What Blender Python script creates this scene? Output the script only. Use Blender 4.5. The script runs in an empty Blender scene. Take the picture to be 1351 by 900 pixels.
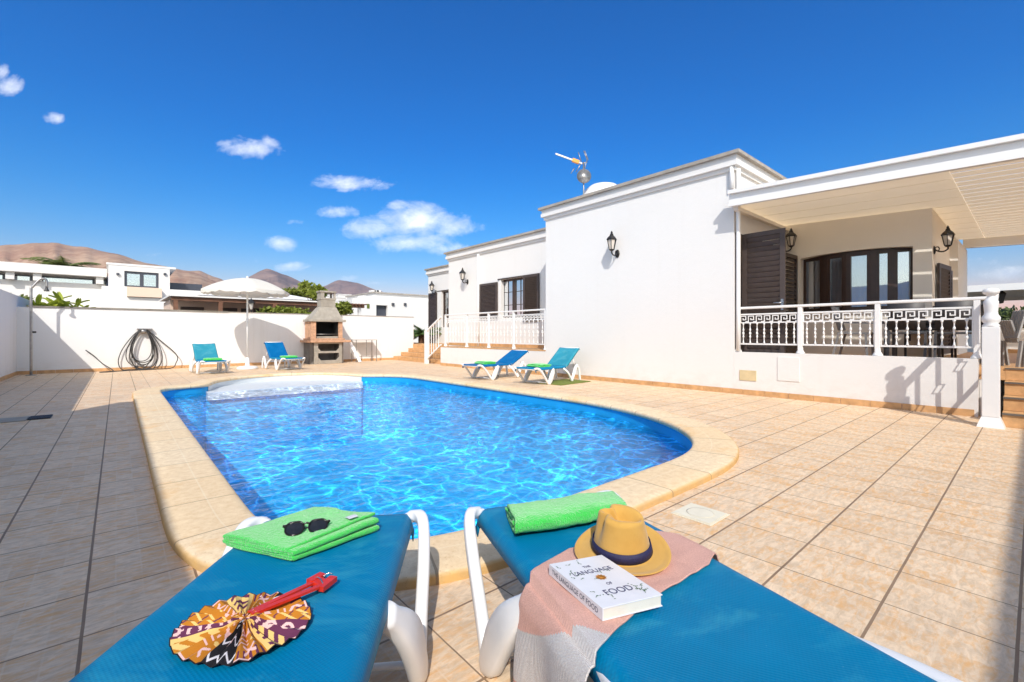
HAZE, SKYG, SKYT, SKYS, SKYD, SUNE, EXPO, SKYB, SKYW = 0.00008, 1.15, (0.55, 0.80, 0.82), 1.5, 1.0, 2.9, 0.46, 0.125, (1.75, 1.55, 1.3)
import bpy, bmesh, math, random
from mathutils import Vector, Matrix, noise
random.seed(7)
PI = math.pi
R = math.radians
sc = bpy.context.scene
COL = sc.collection
V = Vector
# ---------------------------------------------------------------- survey of the place (world metres, camera height 1)
TH = math.atan2(520.5, 600.0)
FW = V((math.sin(TH), math.cos(TH), 0)); RT = V((math.cos(TH), -math.sin(TH), 0)); UP = V((0, 0, 1))
CAM = V((0, 0, 1.0))
def ray(x, y): return FW + RT*((x-675.5)/600.0) + UP*((441-y)/600.0)
def onZ(x, y, z=0.0):
    r = ray(x, y); return CAM + r*((z-1.0)/r.z)
def onX(x, y, X0):
    r = ray(x, y); return CAM + r*(X0/r.x)
def onY(x, y, Y0):
    r = ray(x, y); return CAM + r*(Y0/r.y)

# ---------------------------------------------------------------- materials
def newmat(name):
    m = bpy.data.materials.new(name); m.use_nodes = True
    nt = m.node_tree; nt.nodes.clear()
    return m, nt
class N:
    def __init__(s, nt): s.nt = nt
    def n(s, t, **kw):
        x = s.nt.nodes.new(t)
        for k, v in kw.items():
            if k == 'op': x.operation = v
            elif isinstance(k, str) and hasattr(x, k): setattr(x, k, v)
        return x
    def l(s, a, b): s.nt.links.new(a, b)
    def val(s, sock, v):
        if hasattr(v, 'links') or isinstance(v, bpy.types.NodeSocket): s.l(v, sock)
        else: sock.default_value = v
    def math(s, op, a, b=0.0, c=0.0):
        x = s.nt.nodes.new('ShaderNodeMath'); x.operation = op
        s.val(x.inputs[0], a); s.val(x.inputs[1], b); s.val(x.inputs[2], c)
        return x.outputs[0]
    def mix(s, f, a, b, mode='MIX'):
        x = s.nt.nodes.new('ShaderNodeMix'); x.data_type = 'RGBA'; x.blend_type = mode
        s.val(x.inputs[0], f)
        s.val(x.inputs[6], a if isinstance(a, bpy.types.NodeSocket) else (*a[:3], 1))
        s.val(x.inputs[7], b if isinstance(b, bpy.types.NodeSocket) else (*b[:3], 1))
        return x.outputs[2]
    def ramp(s, f, stops, interp='LINEAR'):
        x = s.nt.nodes.new('ShaderNodeValToRGB'); x.color_ramp.interpolation = interp
        e = x.color_ramp.elements
        while len(e) < len(stops): e.new(0.5)
        for i, (p, c) in enumerate(stops):
            e[i].position = p; e[i].color = (*c[:3], 1) if hasattr(c, '__len__') else (c, c, c, 1)
        s.val(x.inputs[0], f)
        return x.outputs[0]
    def noise(s, vec, scale, detail=4, rough=0.55, dist=0.0):
        x = s.nt.nodes.new('ShaderNodeTexNoise'); s.val(x.inputs['Vector'], vec)
        x.inputs['Scale'].default_value = scale; x.inputs['Detail'].default_value = detail
        x.inputs['Roughness'].default_value = rough; x.inputs['Distortion'].default_value = dist
        return x.outputs[0]
    def vmul(s, vec, v):
        x = s.nt.nodes.new('ShaderNodeVectorMath'); x.operation = 'MULTIPLY'
        s.val(x.inputs[0], vec); x.inputs[1].default_value = v
        return x.outputs[0]
    def obj(s): return s.n('ShaderNodeTexCoord').outputs['Object']
    def pos(s): return s.n('ShaderNodeNewGeometry').outputs['Position']
    def sep(s, v):
        x = s.nt.nodes.new('ShaderNodeSeparateXYZ'); s.l(v, x.inputs[0]); return x.outputs
    def bump(s, h, strength=0.3, dist=0.01):
        x = s.nt.nodes.new('ShaderNodeBump'); s.val(x.inputs['Height'], h)
        x.inputs['Strength'].default_value = strength; x.inputs['Distance'].default_value = dist
        return x.outputs[0]
    def bsdf(s, col, rough=0.6, normal=None, metal=0.0, spec=0.5, **kw):
        x = s.nt.nodes.new('ShaderNodeBsdfPrincipled')
        s.val(x.inputs['Base Color'], col if isinstance(col, bpy.types.NodeSocket) else (*col[:3], 1))
        s.val(x.inputs['Roughness'], rough); x.inputs['Metallic'].default_value = metal
        x.inputs['Specular IOR Level'].default_value = spec
        if normal is not None: s.l(normal, x.inputs['Normal'])
        for k, v in kw.items(): s.val(x.inputs[k], v)
        return x.outputs[0]
    def out(s, sh, vol=None):
        o = s.nt.nodes.new('ShaderNodeOutputMaterial')
        if sh is not None: s.l(sh, o.inputs[0])
        if vol is not None: s.l(vol, o.inputs[1])

def simple(name, col, rough=0.5, var=0.12, vscale=6.0, bscale=40.0, bstr=0.1, metal=0.0, spec=0.5, dirt=None, **kw):
    """plain coated or raw surface: slow colour variation, fine bump"""
    m, nt = newmat(name); n = N(nt); p = n.obj()
    v = n.noise(p, vscale, 5)
    c = n.mix(n.math('MULTIPLY', n.math('SUBTRACT', v, 0.35), 2.2), tuple(x*(1-var) for x in col), tuple(min(1, x*(1+var*0.6)) for x in col))
    if dirt:
        d = n.ramp(n.noise(p, vscale*0.45, 6, 0.65), [(0.52, 0.0), (0.75, 1.0)])
        c = n.mix(n.math('MULTIPLY', d, dirt[3]), c, dirt[:3])
    b = n.bump(n.noise(p, bscale, 3), bstr, 0.01)
    n.out(n.bsdf(c, rough, b, metal, spec, **kw))
    return m

M = {}
def wallmat(name, col, dirt):
    m, nt = newmat(name); n = N(nt); p = n.pos()
    big = n.noise(p, 0.9, 5, 0.6); fine = n.noise(p, 60, 3)
    c = n.mix(big, tuple(x*0.955 for x in col), col)
    hz_ = n.sep(p)[2]; spl = n.math('MULTIPLY', n.ramp(hz_, [(0.0, 1.0), (0.42, 0.0)]), n.ramp(n.noise(n.vmul(p, (5, 5, 9)), 1.0, 6, 0.7), [(0.42, 0.0), (0.7, 1.0)]))
    c = n.mix(n.math('MULTIPLY', spl, 0.38), c, (0.56, 0.47, 0.38))
    streak = n.noise(n.vmul(p, (6, 6, 0.35)), 1.0, 4, 0.6)
    c = n.mix(n.math('MULTIPLY', n.ramp(streak, [(0.55, 0.0), (0.8, 1.0)]), dirt), c, (0.55, 0.5, 0.42))
    n.out(n.bsdf(c, 0.75, n.bump(n.math('ADD', n.noise(p, 9, 4), n.math('MULTIPLY', fine, 0.5)), 0.25, 0.012), spec=0.25))
    return m
M['white'] = wallmat('white_render', (0.79, 0.775, 0.75), 0.10)
M['cream'] = wallmat('cream_render', (0.90, 0.85, 0.76), 0.04)
M['gardenwall'] = wallmat('garden_wall_render', (0.82, 0.81, 0.79), 0.22)
M['farwhite'] = wallmat('distant_white_render', (0.80, 0.78, 0.75), 0.08)
M['peach'] = wallmat('peach_render', (0.80, 0.62, 0.48), 0.1)
M['neighbour'] = wallmat('pinkish_render', (0.70, 0.53, 0.43), 0.15)
M['paint'] = simple('white_gloss_paint', (0.82, 0.81, 0.79), 0.35, 0.03, 5, 30, 0.03)
M['plastic'] = simple('white_resin_plastic', (0.80, 0.80, 0.80), 0.32, 0.04, 8, 200, 0.05, dirt=(0.5, 0.48, 0.44, 0.12))
M['capstone'] = simple('weathered_cap', (0.42, 0.38, 0.33), 0.85, 0.25, 5, 50, 0.4, dirt=(0.18, 0.16, 0.14, 0.6))
M['darkcap'] = simple('dark_stained_cap', (0.33, 0.30, 0.25), 0.9, 0.4, 3, 40, 0.5, dirt=(0.08, 0.07, 0.05, 0.9))
M['terracotta'] = simple('terracotta_tile', (0.66, 0.38, 0.17), 0.6, 0.25, 9, 60, 0.15, dirt=(0.42, 0.22, 0.10, 0.5))
M['nosing'] = simple('dark_step_nosing', (0.13, 0.11, 0.09), 0.6)
M['brown'] = simple('dark_brown_aluminium', (0.072, 0.052, 0.045), 0.5, 0.15, 10, 80, 0.05)
M['brownframe'] = simple('brown_window_frame', (0.055, 0.030, 0.022), 0.38, 0.15, 10, 80, 0.05)
M['black'] = simple('black_metal', (0.016, 0.015, 0.015), 0.45, 0.2, 20, 90, 0.1)
M['rubber'] = simple('black_rubber_hose', (0.045, 0.042, 0.040), 0.5, 0.2, 20, 90, 0.1)
M['steel'] = simple('galvanised_steel', (0.42, 0.40, 0.38), 0.38, 0.2, 20, 90, 0.05, metal=0.8)
M['chrome'] = simple('chrome', (0.6, 0.6, 0.62), 0.15, 0.05, 20, 90, 0.02, metal=1.0)
M['concrete'] = simple('bbq_concrete', (0.40, 0.36, 0.30), 0.9, 0.25, 5, 60, 0.5, dirt=(0.2, 0.17, 0.14, 0.5))
M['concretedark'] = simple('bbq_dark_concrete', (0.20, 0.18, 0.16), 0.9, 0.25, 5, 60, 0.5)
M['brick'] = simple('bbq_firebrick', (0.62, 0.36, 0.22), 0.85, 0.25, 14, 60, 0.4, dirt=(0.2, 0.1, 0.06, 0.6))
M['soot_and_room_dark'] = simple('soot_and_room_dark', (0.012, 0.011, 0.010), 0.95)  # black of the firebox, also of the sheets standing for unlit rooms
M['greytable'] = simple('dark_grey_table', (0.055, 0.052, 0.055), 0.5)
M['greychair'] = simple('grey_chair', (0.25, 0.25, 0.26), 0.5, 0.15)
M['wood'] = simple('brown_timber', (0.22, 0.10, 0.055), 0.7, 0.35, 4, 60, 0.3)
M['greywood'] = simple('weathered_grey_timber', (0.36, 0.34, 0.32), 0.8, 0.2, 8, 60, 0.3)
M['orange'] = simple('orange_plastic', (0.85, 0.33, 0.02), 0.4)
M['beige'] = simple('beige_plastic', (0.68, 0.55, 0.32), 0.6)
M['lid'] = simple('cream_plastic_lid', (0.80, 0.74, 0.58), 0.45, 0.08, 12)
M['navy'] = simple('navy_ribbon', (0.016, 0.016, 0.075), 0.6, 0.2, 30, 300, 0.3)
M['red'] = simple('red_lacquer', (0.72, 0.035, 0.012), 0.35, 0.15, 30)
M['blackcloth'] = simple('black_cloth', (0.015, 0.015, 0.015), 0.8)
M['paper'] = simple('book_pages', (0.78, 0.74, 0.64), 0.8, 0.06, 30, 400, 0.2)
M['ink'] = simple('blue_ink', (0.06, 0.06, 0.14), 0.6)
M['leafink'] = simple('green_ink', (0.05, 0.14, 0.05), 0.6)
M['orangedot'] = simple('orange_print', (0.72, 0.28, 0.03), 0.5, 0.5, 60)
M['tag'] = simple('white_label', (0.72, 0.72, 0.75), 0.6)
M['fruit'] = simple('green_fruit', (0.42, 0.55, 0.04), 0.4)
M['solar'] = simple('dark_panel', (0.06, 0.065, 0.085), 0.3)
M['greentray'] = simple('green_mat', (0.17, 0.21, 0.03), 0.9, 0.2, 12, 200, 0.6)
M['trunk'] = simple('plant_trunk', (0.14, 0.07, 0.04), 0.9, 0.4, 10, 30, 0.8)
M['step'] = simple('white_pool_steps', (0.66, 0.70, 0.72), 0.35, 0.03)

def lampglass():
    m, nt = newmat('frosted_lamp_glass'); n = N(nt)
    n.out(n.bsdf((0.80, 0.74, 0.66), 0.35, None, spec=0.5, **{'Transmission Weight': 0.25}))
    return m
M['lampglass'] = lampglass()
def glassmat(name, tint, rough=0.02):
    m, nt = newmat(name); n = N(nt)
    f = n.n('ShaderNodeFresnel'); f.inputs[0].default_value = 1.75
    g = n.n('ShaderNodeBsdfGlossy'); g.inputs['Roughness'].default_value = rough; g.inputs['Color'].default_value = (0.9, 0.95, 1, 1)
    t = n.n('ShaderNodeBsdfTransparent'); t.inputs[0].default_value = (*tint, 1)
    mx = n.n('ShaderNodeMixShader'); n.l(n.math('ADD', n.math('MULTIPLY', f.outputs[0], 0.8), 0.42), mx.inputs[0]); n.l(t.outputs[0], mx.inputs[1]); n.l(g.outputs[0], mx.inputs[2])
    b = n.bump(n.noise(n.obj(), 1.2, 1), 0.15, 0.02); n.l(b, g.inputs['Normal'])
    n.out(mx.outputs[0]); return m
M['glass'] = glassmat('window_glass', (0.88, 0.90, 0.93))
M['darklens'] = simple('dark_sunglass_lens', (0.006, 0.006, 0.008), 0.06, 0.0, 5, 5, 0.0, spec=0.8)
M['tortoise'] = simple('black_frame', (0.012, 0.008, 0.006), 0.18, 0.1, 5, 5, 0.0)
def curtainmat():
    m, nt = newmat('white_curtain'); n = N(nt); p = n.pos(); s = n.sep(p)
    w = n.math('SINE', n.math('MULTIPLY', n.math('ADD', s[1], n.math('MULTIPLY', s[0], 0.6)), 75))
    n.out(n.bsdf((0.78, 0.79, 0.80), 0.9, n.bump(w, 0.6, 0.02))); return m
M['curtain'] = curtainmat()

# deck tiles: grout grid 0.3375, inside each tile a print of small stones
def deckmat():
    m, nt = newmat('deck_tiles'); n = N(nt); p = n.pos(); s = n.sep(p)
    P = 0.3375
    left = n.math('LESS_THAN', s[0], 0.3)
    xo = n.math('ADD', n.math('MULTIPLY', left, -0.09), n.math('MULTIPLY', n.math('SUBTRACT', 1.0, left), 2.492))
    u = n.math('DIVIDE', n.math('SUBTRACT', s[0], xo), P)
    v = n.math('DIVIDE', n.math('SUBTRACT', s[1], 0.3765), P)
    wob = n.math('MULTIPLY', n.math('SUBTRACT', n.noise(p, 9, 2), 0.5), 0.006)
    def edge(t): # distance to nearest line, 0 at line
        f = n.math('FRACT', n.math('ADD', n.math('ADD', t, 100.0), wob)); return n.math('MINIMUM', f, n.math('SUBTRACT', 1.0, f))
    eu, ev = edge(u), edge(v)
    gx = n.math('LESS_THAN', eu, n.math('ADD', 0.008, n.math('MULTIPLY', left, 0.006)))
    gy = n.math('LESS_THAN', ev, n.math('SUBTRACT', 0.0135, n.math('MULTIPLY', left, 0.003)))
    grout = n.math('MAXIMUM', gx, gy)
    # per tile and per small stone variation
    def cells(k, ku, seed):
        cu = n.math('FLOOR', n.math('MULTIPLY', u, ku)); cv = n.math('FLOOR', n.math('MULTIPLY', v, k))
        c = n.n('ShaderNodeCombineXYZ'); n.l(cu, c.inputs[0]); n.l(cv, c.inputs[1]); c.inputs[2].default_value = seed
        w = n.n('ShaderNodeTexWhiteNoise'); n.l(c.outputs[0], w.inputs[0]); return w.outputs[0]
    tile = cells(1, 1, 1.0); stone = cells(2, 4, 3.0)
    grain = n.noise(n.vmul(p, (16, 40, 20)), 1.0, 6, 0.68, 0.6)
    cloud = n.noise(n.vmul(p, (9, 18, 9)), 1.0, 4, 0.6)
    c = n.mix(n.ramp(grain, [(0.38, 0.0), (0.60, 1.0)]), (0.66, 0.49, 0.325), (0.86, 0.655, 0.45))
    c = n.mix(n.math('MULTIPLY', n.ramp(n.math('ADD', n.math('MULTIPLY', stone, 0.16), n.noise(n.vmul(p, (13, 34, 13)), 1.0, 6, 0.7, 0.8)), [(0.54, 0.0), (0.78, 1.0)]), 0.8), c, (0.78, 0.41, 0.13))
    c = n.mix(n.math('MULTIPLY', n.ramp(n.math('ADD', n.math('MULTIPLY', stone, -0.3), cloud), [(0.16, 1.0), (0.38, 0.0)]), 0.18), c, (0.46, 0.39, 0.32))
    c = n.mix(n.math('MULTIPLY', n.math('SUBTRACT', tile, 0.5), 0.30), c, (0.40, 0.29, 0.2), 'MIX')
    # faint joints of the stone print
    f4 = n.math('FRACT', n.math('MULTIPLY', n.math('ADD', u, 100.0), 4.0)); f2 = n.math('FRACT', n.math('MULTIPLY', n.math('ADD', v, 100.0), 2.0))
    e4 = n.math('MINIMUM', f4, n.math('SUBTRACT', 1.0, f4)); e2 = n.math('MINIMUM', f2, n.math('SUBTRACT', 1.0, f2))
    j = n.math('MAXIMUM', n.math('LESS_THAN', e4, 0.035), n.math('LESS_THAN', e2, 0.02))
    c = n.mix(n.math('MULTIPLY', j, n.math('MULTIPLY', n.ramp(n.noise(p, 5, 4), [(0.35, 0.1), (0.7, 1.0)]), 0.55)), c, (0.78, 0.62, 0.44))
    # worn water stains and dirt
    stain = n.ramp(n.noise(p, 0.8, 6, 0.62), [(0.48, 0.0), (0.72, 1.0)])
    c = n.mix(n.math('MULTIPLY', stain, 0.22), c, (0.36, 0.29, 0.23))
    lime = n.ramp(n.noise(n.vmul(p, (1.2, 0.8, 1)), 1.1, 7, 0.7), [(0.62, 0.0), (0.78, 1.0)])
    c = n.mix(n.math('MULTIPLY', lime, 0.35), c, (0.86, 0.74, 0.58))
    gc = n.mix(n.noise(p, 2.2, 5, 0.7), (0.15, 0.09, 0.055), (0.40, 0.27, 0.17))
    c = n.mix(grout, c, gc)
    h = n.math('SUBTRACT', n.math('MULTIPLY', grain, 0.25), n.math('MULTIPLY', grout, 1.0))
    rough = n.math('ADD', 0.55, n.math('MULTIPLY', grain, 0.25))
    n.out(n.bsdf(c, rough, n.bump(h, 0.35, 0.006), spec=0.35))
    return m
M['deck'] = deckmat()

def copingmat():
    m, nt = newmat('cream_coping'); n = N(nt); p = n.pos()
    uv = n.n('ShaderNodeTexCoord').outputs['UV']; s = n.sep(uv)
    f = n.math('FRACT', n.math('DIVIDE', n.math('ADD', s[0], 100*0.5), 0.5)); e = n.math('MINIMUM', f, n.math('SUBTRACT', 1.0, f))
    j = n.math('LESS_THAN', e, n.math('ADD', 0.005, n.math('MULTIPLY', n.noise(p, 14, 3), 0.008)))
    mid = n.math('LESS_THAN', n.math('ABSOLUTE', n.math('SUBTRACT', s[1], 0.13)), 0.004)
    g = n.noise(p, 22, 6, 0.65); b = n.noise(p, 2.3, 5, 0.6)
    cell = n.n('ShaderNodeTexWhiteNoise'); cell.noise_dimensions = '1D'; n.l(n.math('FLOOR', n.math('DIVIDE', n.math('ADD', s[0], 50.0), 0.5)), cell.inputs[1])
    pit = n.ramp(n.noise(p, 95, 3, 0.6), [(0.30, 1.0), (0.40, 0.0)])
    c = n.mix(n.ramp(g, [(0.32, 0.0), (0.68, 1.0)]), (0.72, 0.54, 0.34), (0.90, 0.74, 0.51))
    c = n.mix(n.math('MULTIPLY', pit, 0.5), c, (0.5, 0.36, 0.2))
    c = n.mix(n.math('MULTIPLY', cell.outputs[0], 0.42), c, (0.80, 0.54, 0.27))
    c = n.mix(n.math('MULTIPLY', n.ramp(b, [(0.56, 0.0), (0.7, 1.0)]), 0.55), c, (0.74, 0.40, 0.12))
    c = n.mix(n.math('MULTIPLY', mid, 0.35), c, (0.88, 0.76, 0.56))
    edge = n.ramp(s[1], [(0.325, 0.0), (0.345, 1.0)])
    c = n.mix(n.math('MULTIPLY', edge, 0.9), c, n.mix(n.noise(p, 12, 4), (0.75, 0.42, 0.07), (0.40, 0.24, 0.12)))
    c = n.mix(n.math('MULTIPLY', j, 0.75), c, (0.33, 0.23, 0.14))
    n.out(n.bsdf(c, 0.78, n.bump(n.math('SUBTRACT', n.math('SUBTRACT', n.math('MULTIPLY', g, 0.6), j), n.math('MULTIPLY', pit, 0.5)), 0.5, 0.005), spec=0.2))
    return m
M['coping'] = copingmat()

def weave(name, col, worn, scale=260.0):
    m, nt = newmat(name); n = N(nt); p = n.obj(); s = n.sep(p)
    wx = n.math('SINE', n.math('MULTIPLY', s[0], scale*2.4)); wy = n.math('SINE', n.math('MULTIPLY', s[1], scale*2.4))
    w = n.math('MULTIPLY', wx, wy)
    v = n.noise(p, 5.0, 6, 0.65)
    c = n.mix(v, tuple(x*0.78 for x in col), tuple(min(1, x*1.15) for x in col))
    c = n.mix(n.math('MULTIPLY', n.ramp(n.noise(n.vmul(p, (1, 1.6, 1)), 3.4, 7, 0.72, 0.4), [(0.50, 0.0), (0.70, 1.0)]), 0.5), c, worn)
    c = n.mix(n.math('MULTIPLY', n.math('ADD', n.math('MULTIPLY', w, 0.5), 0.5), 0.12), c, tuple(x*0.45 for x in col))
    c = n.mix(n.ramp(n.noise(p, 38, 3, 0.6), [(0.74, 0.0), (0.80, 0.5)]), c, (0.35, 0.45, 0.5))
    n.out(n.bsdf(c, 0.5, n.bump(n.math('ADD', n.math('MULTIPLY', w, 0.6), n.math('MULTIPLY', v, 3.0)), 0.3, 0.0014), spec=0.12 ))
    return m
M['sling'] = weave('blue_sling_fabric', (0.0, 0.20, 0.40), (0.06, 0.40, 0.52))
M['slingpale'] = weave('faded_sling_fabric', (0.03, 0.27, 0.37), (0.16, 0.42, 0.47))
M['slingdeep'] = weave('deep_blue_sling_fabric', (0.0, 0.13, 0.36), (0.02, 0.2, 0.42))
def terry(name, col, band=False):
    m, nt = newmat(name); n = N(nt); p = n.obj()
    v = n.n('ShaderNodeTexVoronoi'); n.l(p, v.inputs['Vector']); v.inputs['Scale'].default_value = 300
    c = n.mix(n.noise(p, 14, 4), tuple(x*0.8 for x in col), tuple(min(1, x*1.12) for x in col))
    c = n.mix(n.math('MULTIPLY', v.outputs[0], 0.5), c, tuple(min(1, x*1.25+0.02) for x in col))
    h = n.math('ADD', v.outputs[0], n.math('MULTIPLY', n.noise(p, 110, 4), 2.2))
    n.out(n.bsdf(c, 0.95, n.bump(h, 0.8, 0.004), spec=0.1, **{'Sheen Weight': 0.6}))
    return m
M['green'] = terry('green_terry', (0.045, 0.60, 0.075))
M['greendark'] = terry('green_terry_border', (0.025, 0.42, 0.05))
def attrmat(name, rough, bscale, bstr, bdist=0.002):
    m, nt = newmat(name); n = N(nt)
    a = n.n('ShaderNodeAttribute'); a.attribute_name = 'Col'
    c = n.mix(n.math('MULTIPLY', n.noise(n.obj(), 40, 4), 0.35), a.outputs[0], n.mix(1.0, a.outputs[0], (0.7, 0.7, 0.7), 'MULTIPLY'))
    n.out(n.bsdf(c, rough, n.bump(n.noise(n.obj(), bscale, 3), bstr, bdist), spec=0.2)); return m
M['fan'] = attrmat('wax_print_cotton', 0.85, 700, 0.3)
def throwmat():
    m, nt = newmat('knitted_cotton_throw'); n = N(nt)
    a = n.n('ShaderNodeAttribute'); a.attribute_name = 'Col'
    p = n.obj(); s = n.sep(p)
    w1 = n.math('SINE', n.math('MULTIPLY', n.math('ADD', s[0], s[1]), 900)); w2 = n.math('SINE', n.math('MULTIPLY', n.math('SUBTRACT', s[0], s[1]), 900))
    w = n.math('MULTIPLY', w1, w2)
    sp = n.noise(p, 420, 2, 0.6)
    c = n.mix(n.ramp(sp, [(0.42, 0.0), (0.62, 1.0)]), n.mix(1.0, a.outputs[0], (0.84, 0.78, 0.76), 'MULTIPLY'), a.outputs[0])
    n.out(n.bsdf(c, 0.95, n.bump(n.math('ADD', w, n.math('MULTIPLY', sp, 2.0)), 0.7, 0.0016), spec=0.08)); return m
M['throw'] = throwmat()
def strawmat():
    m, nt = newmat('ochre_felt'); n = N(nt); p = n.obj()
    c = n.mix(n.noise(p, 16, 5, 0.6), (0.52, 0.28, 0.055), (0.70, 0.42, 0.11))
    n.out(n.bsdf(c, 0.9, n.bump(n.noise(p, 500, 3), 0.4, 0.0015), spec=0.15, **{'Sheen Weight': 0.3})); return m
M['felt'] = strawmat()
def leafmat(name, a, b, rough=0.5):
    m, nt = newmat(name); n = N(nt); p = n.pos()
    g = n.n('ShaderNodeNewGeometry'); 
    c = n.mix(n.noise(p, 2.2, 5, 0.7), a, b)
    c = n.mix(n.math('MULTIPLY', n.noise(p, 19, 2), 0.4), c, tuple(x*1.35 for x in b))
    sh = n.nt.nodes.new('ShaderNodeBsdfPrincipled'); n.l(c, sh.inputs['Base Color']); sh.inputs['Roughness'].default_value = rough
    tr = n.n('ShaderNodeBsdfTranslucent'); n.l(c, tr.inputs[0])
    mx = n.n('ShaderNodeMixShader'); mx.inputs[0].default_value = 0.3; n.l(sh.outputs[0], mx.inputs[1]); n.l(tr.outputs[0], mx.inputs[2])
    n.out(mx.outputs[0]); return m
M['banana'] = leafmat('banana_leaf', (0.16, 0.22, 0.02), (0.42, 0.46, 0.05))
M['bush'] = leafmat('bush_leaf', (0.05, 0.09, 0.015), (0.22, 0.25, 0.04))
M['treeleaf'] = leafmat('tree_leaf', (0.07, 0.11, 0.015), (0.28, 0.31, 0.04))
M['palm'] = leafmat('palm_leaf', (0.07, 0.10, 0.02), (0.20, 0.23, 0.06))
M['cycad'] = leafmat('cycad_leaf', (0.05, 0.10, 0.025), (0.14, 0.22, 0.06))
M['hedge'] = leafmat('hedge_leaf', (0.035, 0.06, 0.012), (0.10, 0.13, 0.03))
def ceilingmat():
    m, nt = newmat('translucent_white_boards'); n = N(nt); p = n.pos()
    c = n.mix(n.noise(n.vmul(p, (8, 1, 8)), 1.0, 4), (0.86, 0.80, 0.71), (0.92, 0.87, 0.79))
    d = n.bsdf(c, 0.8, None, spec=0.15); t = n.n('ShaderNodeBsdfTranslucent'); t.inputs[0].default_value = (0.95, 0.86, 0.72, 1)
    mx = n.n('ShaderNodeMixShader'); mx.inputs[0].default_value = 0.52; n.l(d, mx.inputs[1]); n.l(t.outputs[0], mx.inputs[2]); n.out(mx.outputs[0]); return m  # boards made to let sunlight through, added to brighten the terrace below
M['ceiling'] = ceilingmat()
M['canopy'] = None
def canopymat():
    m, nt = newmat('parasol_cloth'); n = N(nt)
    d = n.bsdf((0.80, 0.78, 0.72), 0.85, n.bump(n.noise(n.obj(), 60, 3), 0.15, 0.003), spec=0.1)
    t = n.n('ShaderNodeBsdfTranslucent'); t.inputs[0].default_value = (0.7, 0.68, 0.58, 1)
    mx = n.n('ShaderNodeMixShader'); mx.inputs[0].default_value = 0.3; n.l(d, mx.inputs[1]); n.l(t.outputs[0], mx.inputs[2])
    n.out(mx.outputs[0]); return m
M['canopy'] = canopymat()

def hillmat(name, a, b, c3, sc_):
    m, nt = newmat(name); n = N(nt); p = n.pos()
    g = n.noise(n.vmul(p, (1, 1, 2.5)), sc_, 8, 0.68, 0.7)
    c = n.mix(n.ramp(g, [(0.36, 0.0), (0.62, 1.0)]), a, b)
    c = n.mix(n.math('MULTIPLY', n.ramp(n.noise(p, sc_*0.35, 5, 0.6), [(0.45, 0.0), (0.65, 1.0)]), 0.7), c, c3)
    n.out(n.bsdf(c, 0.95, n.bump(g, 0.6, 18.0), spec=0.05)); return m
M['hillbrown'] = hillmat('dry_brown_hillside', (0.25, 0.14, 0.09), (0.46, 0.31, 0.21), (0.30, 0.15, 0.10), 0.012)
M['hilldark'] = hillmat('dark_volcanic_hillside', (0.10, 0.07, 0.075), (0.32, 0.21, 0.17), (0.14, 0.085, 0.10), 0.006)
M['ground'] = hillmat('volcanic_ground', (0.12, 0.10, 0.08), (0.22, 0.18, 0.14), (0.16, 0.13, 0.1), 0.15)

# pool: painted blue basin
def basinmat():
    m, nt = newmat('blue_pool_paint'); n = N(nt); p = n.pos()
    c = n.mix(n.noise(p, 0.9, 5, 0.6), (0.006, 0.30, 0.64), (0.020, 0.39, 0.74))
    n.out(n.bsdf(c, 0.55, n.bump(n.noise(p, 14, 3), 0.15, 0.01), spec=0.3)); return m
M['basin'] = basinmat()
M['mirror'] = None

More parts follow.
